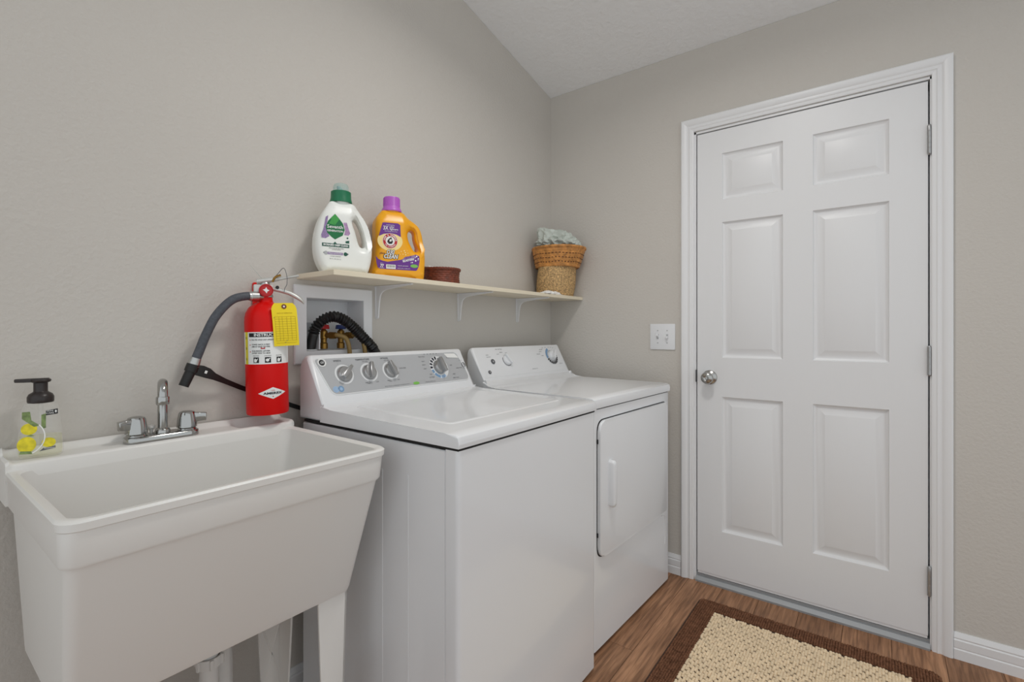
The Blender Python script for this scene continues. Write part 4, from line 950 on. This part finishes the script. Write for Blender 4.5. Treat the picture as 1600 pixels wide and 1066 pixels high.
# ------------------------------------------------------------ baskets, papers, bag, lace
bk = thing('wicker_tray', 'low round dark brown wicker basket beside the yellow jug', 'basket', (-.955, -.095, SZ1))
def weave(name, prof_r, z0, z1, rows, seg, amp, m, parent, ax=1.0, ay=1.0, cen=lambda z: (0, 0), thick=.004):
    """over-under weave: each row bulges in and out around the stakes, alternating from row to row"""
    vs = []; fs = []; N = seg * 4; per = 4; Rn = rows * per
    for j in range(Rn + 1):
        z = z0 + (z1 - z0) * j / Rn; row = min(rows - 1, j // per); t = (j % per) / per
        bul = math.sin(math.pi * t); cx, cy = cen(z); r = prof_r(z)
        for i in range(N):
            a = 2 * math.pi * i / N; o = amp * bul * (1 + .9 * math.cos(a * seg + (math.pi if row % 2 else 0)))
            vs.append((cx + (r * ax + o) * math.cos(a), cy + (r * ay + o) * math.sin(a), z))
    for j in range(Rn):
        for i in range(N): fs.append((j * N + i, j * N + (i + 1) % N, (j + 1) * N + (i + 1) % N, (j + 1) * N + i))
    b0 = len(vs); z = z1; cx, cy = cen(z)
    for j, z in ((0, z1), (1, z0 + .002)):
        cx, cy = cen(z); r = prof_r(z) - thick
        for i in range(N): a = 2 * math.pi * i / N; vs.append((cx + r * ax * math.cos(a), cy + r * ay * math.sin(a), z))
    t0 = Rn * N
    for i in range(N):
        k = (i + 1) % N; fs.append((t0 + i, t0 + k, b0 + k, b0 + i)); fs.append((b0 + i, b0 + k, b0 + N + k, b0 + N + i))
    fs.append(tuple(b0 + N + i for i in range(N)))
    me = bpy.data.meshes.new(name); me.from_pydata(vs, [], fs); return obj(name, me, m, parent, 60)
weave('side', lambda z: .069 + .05 * z + .002 * math.cos(z * 90), .0, .058, 7, 22, .0016, M_dwick, bk)
rm = bmesh.new()
for k in range(2):
    tube([((.0735) * math.cos(2 * math.pi * i / 96), (.0735) * math.sin(2 * math.pi * i / 96), .060 + .0022 * math.sin(2 * math.pi * (i / 96 * 20 + k / 2))) for i in range(97)], .0036, 8, bm=rm)
obj('rim', rm, M_dwick, bk, 60)
pp = tag(obj('folded_paper', box(-.045, .03, -.030, .030, 0, .006, .001, 1), M_paper), 'folded white paper lying in the dark wicker basket', 'paper')
pp.location = (-.985, -.060, SZ1 + .0660); pp.rotation_euler = (R(4), R(2), R(10))
wb = thing('wicker_basket', 'tall flared wicker and seagrass basket in the shelf corner', 'basket', (-.128, -.110, SZ1))
cen = lambda z: (-.009 * z / .25, -.030 * z / .25)
weave('seagrass_body', lambda z: .096 + .035 * z + .004 * math.sin(z * 25), 0, .155, 22, 26, .0015, M_sea, wb, 1.12, .93, cen)
def band_r(z): return .112 + (z - .148) * .26
bd_ = weave('flared_band', band_r, .148, .245, 8, 30, .0016, M_owick, wb, 1.0, 1.02, cen)
stb = bmesh.new()
for rr in range(3):
    z = .170 + rr * .021; cx, cy = cen(z); r_ = band_r(z) + .0022
    for i in range(46):
        a0 = 2 * math.pi * (i + .1) / 46; a1 = 2 * math.pi * (i + .62) / 46
        tube([(cx + r_ * math.cos(a), cy + r_ * 1.02 * math.sin(a), z + .0015 * math.sin(i)) for a in (a0, (a0 + a1) / 2, a1)], .0019, 5, bm=stb)
obj('stitching', stb, M_dstit, bd_, 60)
rm = bmesh.new(); z = .246; cx, cy = cen(z)
for k in range(2):
    tube([(cx + band_r(z) * 1.0 * math.cos(2 * math.pi * i / 128), cy + band_r(z) * 1.02 * math.sin(2 * math.pi * i / 128), z + .0028 * math.sin(2 * math.pi * (i / 128 * 26 + k / 2))) for i in range(129)], .0042, 8, bm=rm)
obj('rim', rm, M_owick, wb, 60)
# crumpled bag
bm = bmesh.new(); bmesh.ops.create_icosphere(bm, subdivisions=5, radius=1)
for v in bm.verts:
    p = v.co.copy(); d = 1.0
    for sc, am in ((1.2, .20), (2.6, .20), (5.2, .11), (10, .04)):
        nn = noise.noise(p * sc + Vector((3.1, 7.7, 1.3))); d += am * (1 - 2.4 * abs(nn))
    if p.z < -.2: d *= .9
    v.co = Vector((p.x * .092, p.y * .062, p.z * .055)) * d
    e = max(0, Vector((-.80, .15, .58)).normalized().dot(p) - .90) / .10; v.co += Vector((-.012, 0, .022)) * e
    e = max(0, Vector((.95, -.1, -.15)).normalized().dot(p) - .93) / .07; v.co += Vector((.030, 0, -.004)) * e
bg = tag(obj('crumpled_bag', bm, M_bag, smooth=28), 'crumpled grey-green plastic bag stuffed in the tall basket', 'bag')
bg.location = (-.145, -.140, SZ1 + .272); bg.rotation_euler = (R(6), R(10), R(-38))
# lace cloth at the shelf edge
vs = []; fs = []; nx, ny = 44, 20; NL = (nx + 1) * (ny + 1)
for th in (0, .0014):
    for j in range(ny + 1):
        for i in range(nx + 1):
            u, v = i / nx, j / ny; x = -.088 + .176 * u; y = -.018 + .036 * v
            ed = min(u, 1 - u, v, 1 - v); h = .0018 + sstep(0, .14, ed) * max(0, .009 + .008 * noise.noise(Vector((x * 34, y * 34, 2.2))) + .003 * math.sin(x * 130 + y * 60))
            x += .006 * math.sin(v * 14) * (1 if u > .5 else -1) * (1 - sstep(0, .1, ed)); y += .004 * math.sin(u * 22)
            vs.append((x, y, h - th))
for j in range(ny):
    for i in range(nx):
        a = j * (nx + 1) + i; f = (a, a + 1, a + nx + 2, a + nx + 1); fs.append(f); fs.append(tuple(q + NL for q in f[::-1]))
edge = [i for i in range(nx + 1)] + [j * (nx + 1) + nx for j in range(1, ny + 1)] + [ny * (nx + 1) + i for i in range(nx - 1, -1, -1)] + [j * (nx + 1) for j in range(ny - 1, 0, -1)]
for a, b in zip(edge, edge[1:] + edge[:1]): fs.append((b, a, a + NL, b + NL))
me = bpy.data.meshes.new('lace_doily'); me.from_pydata(vs, [], fs)
ld = tag(obj('lace_doily', me, M_cloth, smooth=60), 'crumpled white lace cloth at the shelf edge before the tall basket', 'cloth')
ld.location = (-.287, -.188, SZ1 + .0002); ld.rotation_euler = (0, 0, R(4))

# ------------------------------------------------------------ rug
rg_ = thing('area_rug', 'beige loop rug with wide brown border before the door', 'rug', (-.79, -1.2625, 0))
RX, RY = .6275, .3925
obj('backing', prism(rrect(-RX, RX, -RY, RY, .02, 5), lambda a, b, d: (a, b, d), .0003, .004), M_back, rg_, 0)
def domes(name, pts, r, h, m, seg=8):
    vs = []; fs = []
    for x, y, jr, jh in pts:
        b = len(vs); rr = r * jr; hh_ = h * jh; ph = random.random()
        for k, (f, z) in enumerate(((1, 0), (.92, .55), (.55, .92))):
            for i in range(seg): a = 2 * math.pi * (i + ph) / seg; vs.append((x + rr * f * math.cos(a), y + rr * f * math.sin(a), .0038 + hh_ * z))
        vs.append((x, y, .0038 + hh_))
        for k in range(2):
            for i in range(seg): j = (i + 1) % seg; fs.append((b + k * seg + i, b + k * seg + j, b + (k + 1) * seg + j, b + (k + 1) * seg + i))
        for i in range(seg): fs.append((b + 2 * seg + i, b + 2 * seg + (i + 1) % seg, b + 3 * seg))
    me = bpy.data.meshes.new(name); me.from_pydata(vs, [], fs); o = obj(name, me, m, rg_, 80); o['kind'] = 'stuff'; return o
BW = .080; ctr = []; brd = []
pc = .0088
ny_ = int(2 * (RY - BW) / pc); nx_ = int(2 * (RX - BW) / pc)
dots = []
for j in range(ny_):
    for i in range(nx_):
        e = (-RX + BW + pc * (i + .5) + random.uniform(-.0012, .0012), -RY + BW + pc * (j + .5) + random.uniform(-.0012, .0012), random.uniform(.98, 1.16), random.uniform(.8, 1.2))
        if (i + 2 * j) % 5 == 0 and random.random() < .85: dots.append((e[0], e[1], .8, .55))
        else: ctr.append(e)
domes('beige_loops', ctr, .0056, .007, M_beige)
domes('dark_loops', dots, .0044, .006, M_back)
pc = .0082
for j in range(int(2 * RY / pc)):
    for i in range(int(2 * RX / pc)):
        x = -RX + pc * (i + .5); y = -RY + pc * (j + .5)
        if abs(x) < RX - BW + .002 and abs(y) < RY - BW + .002: continue
        dx_, dy_ = abs(x) - (RX - .025), abs(y) - (RY - .025)
        if dx_ > 0 and dy_ > 0 and dx_ * dx_ + dy_ * dy_ > .022 ** 2: continue
        brd.append((x + random.uniform(-.001, .001), y + random.uniform(-.0008, .0008), random.uniform(.95, 1.12), random.uniform(.8, 1.2)))
domes('brown_border_loops', brd, .0046, .0065, M_brown)
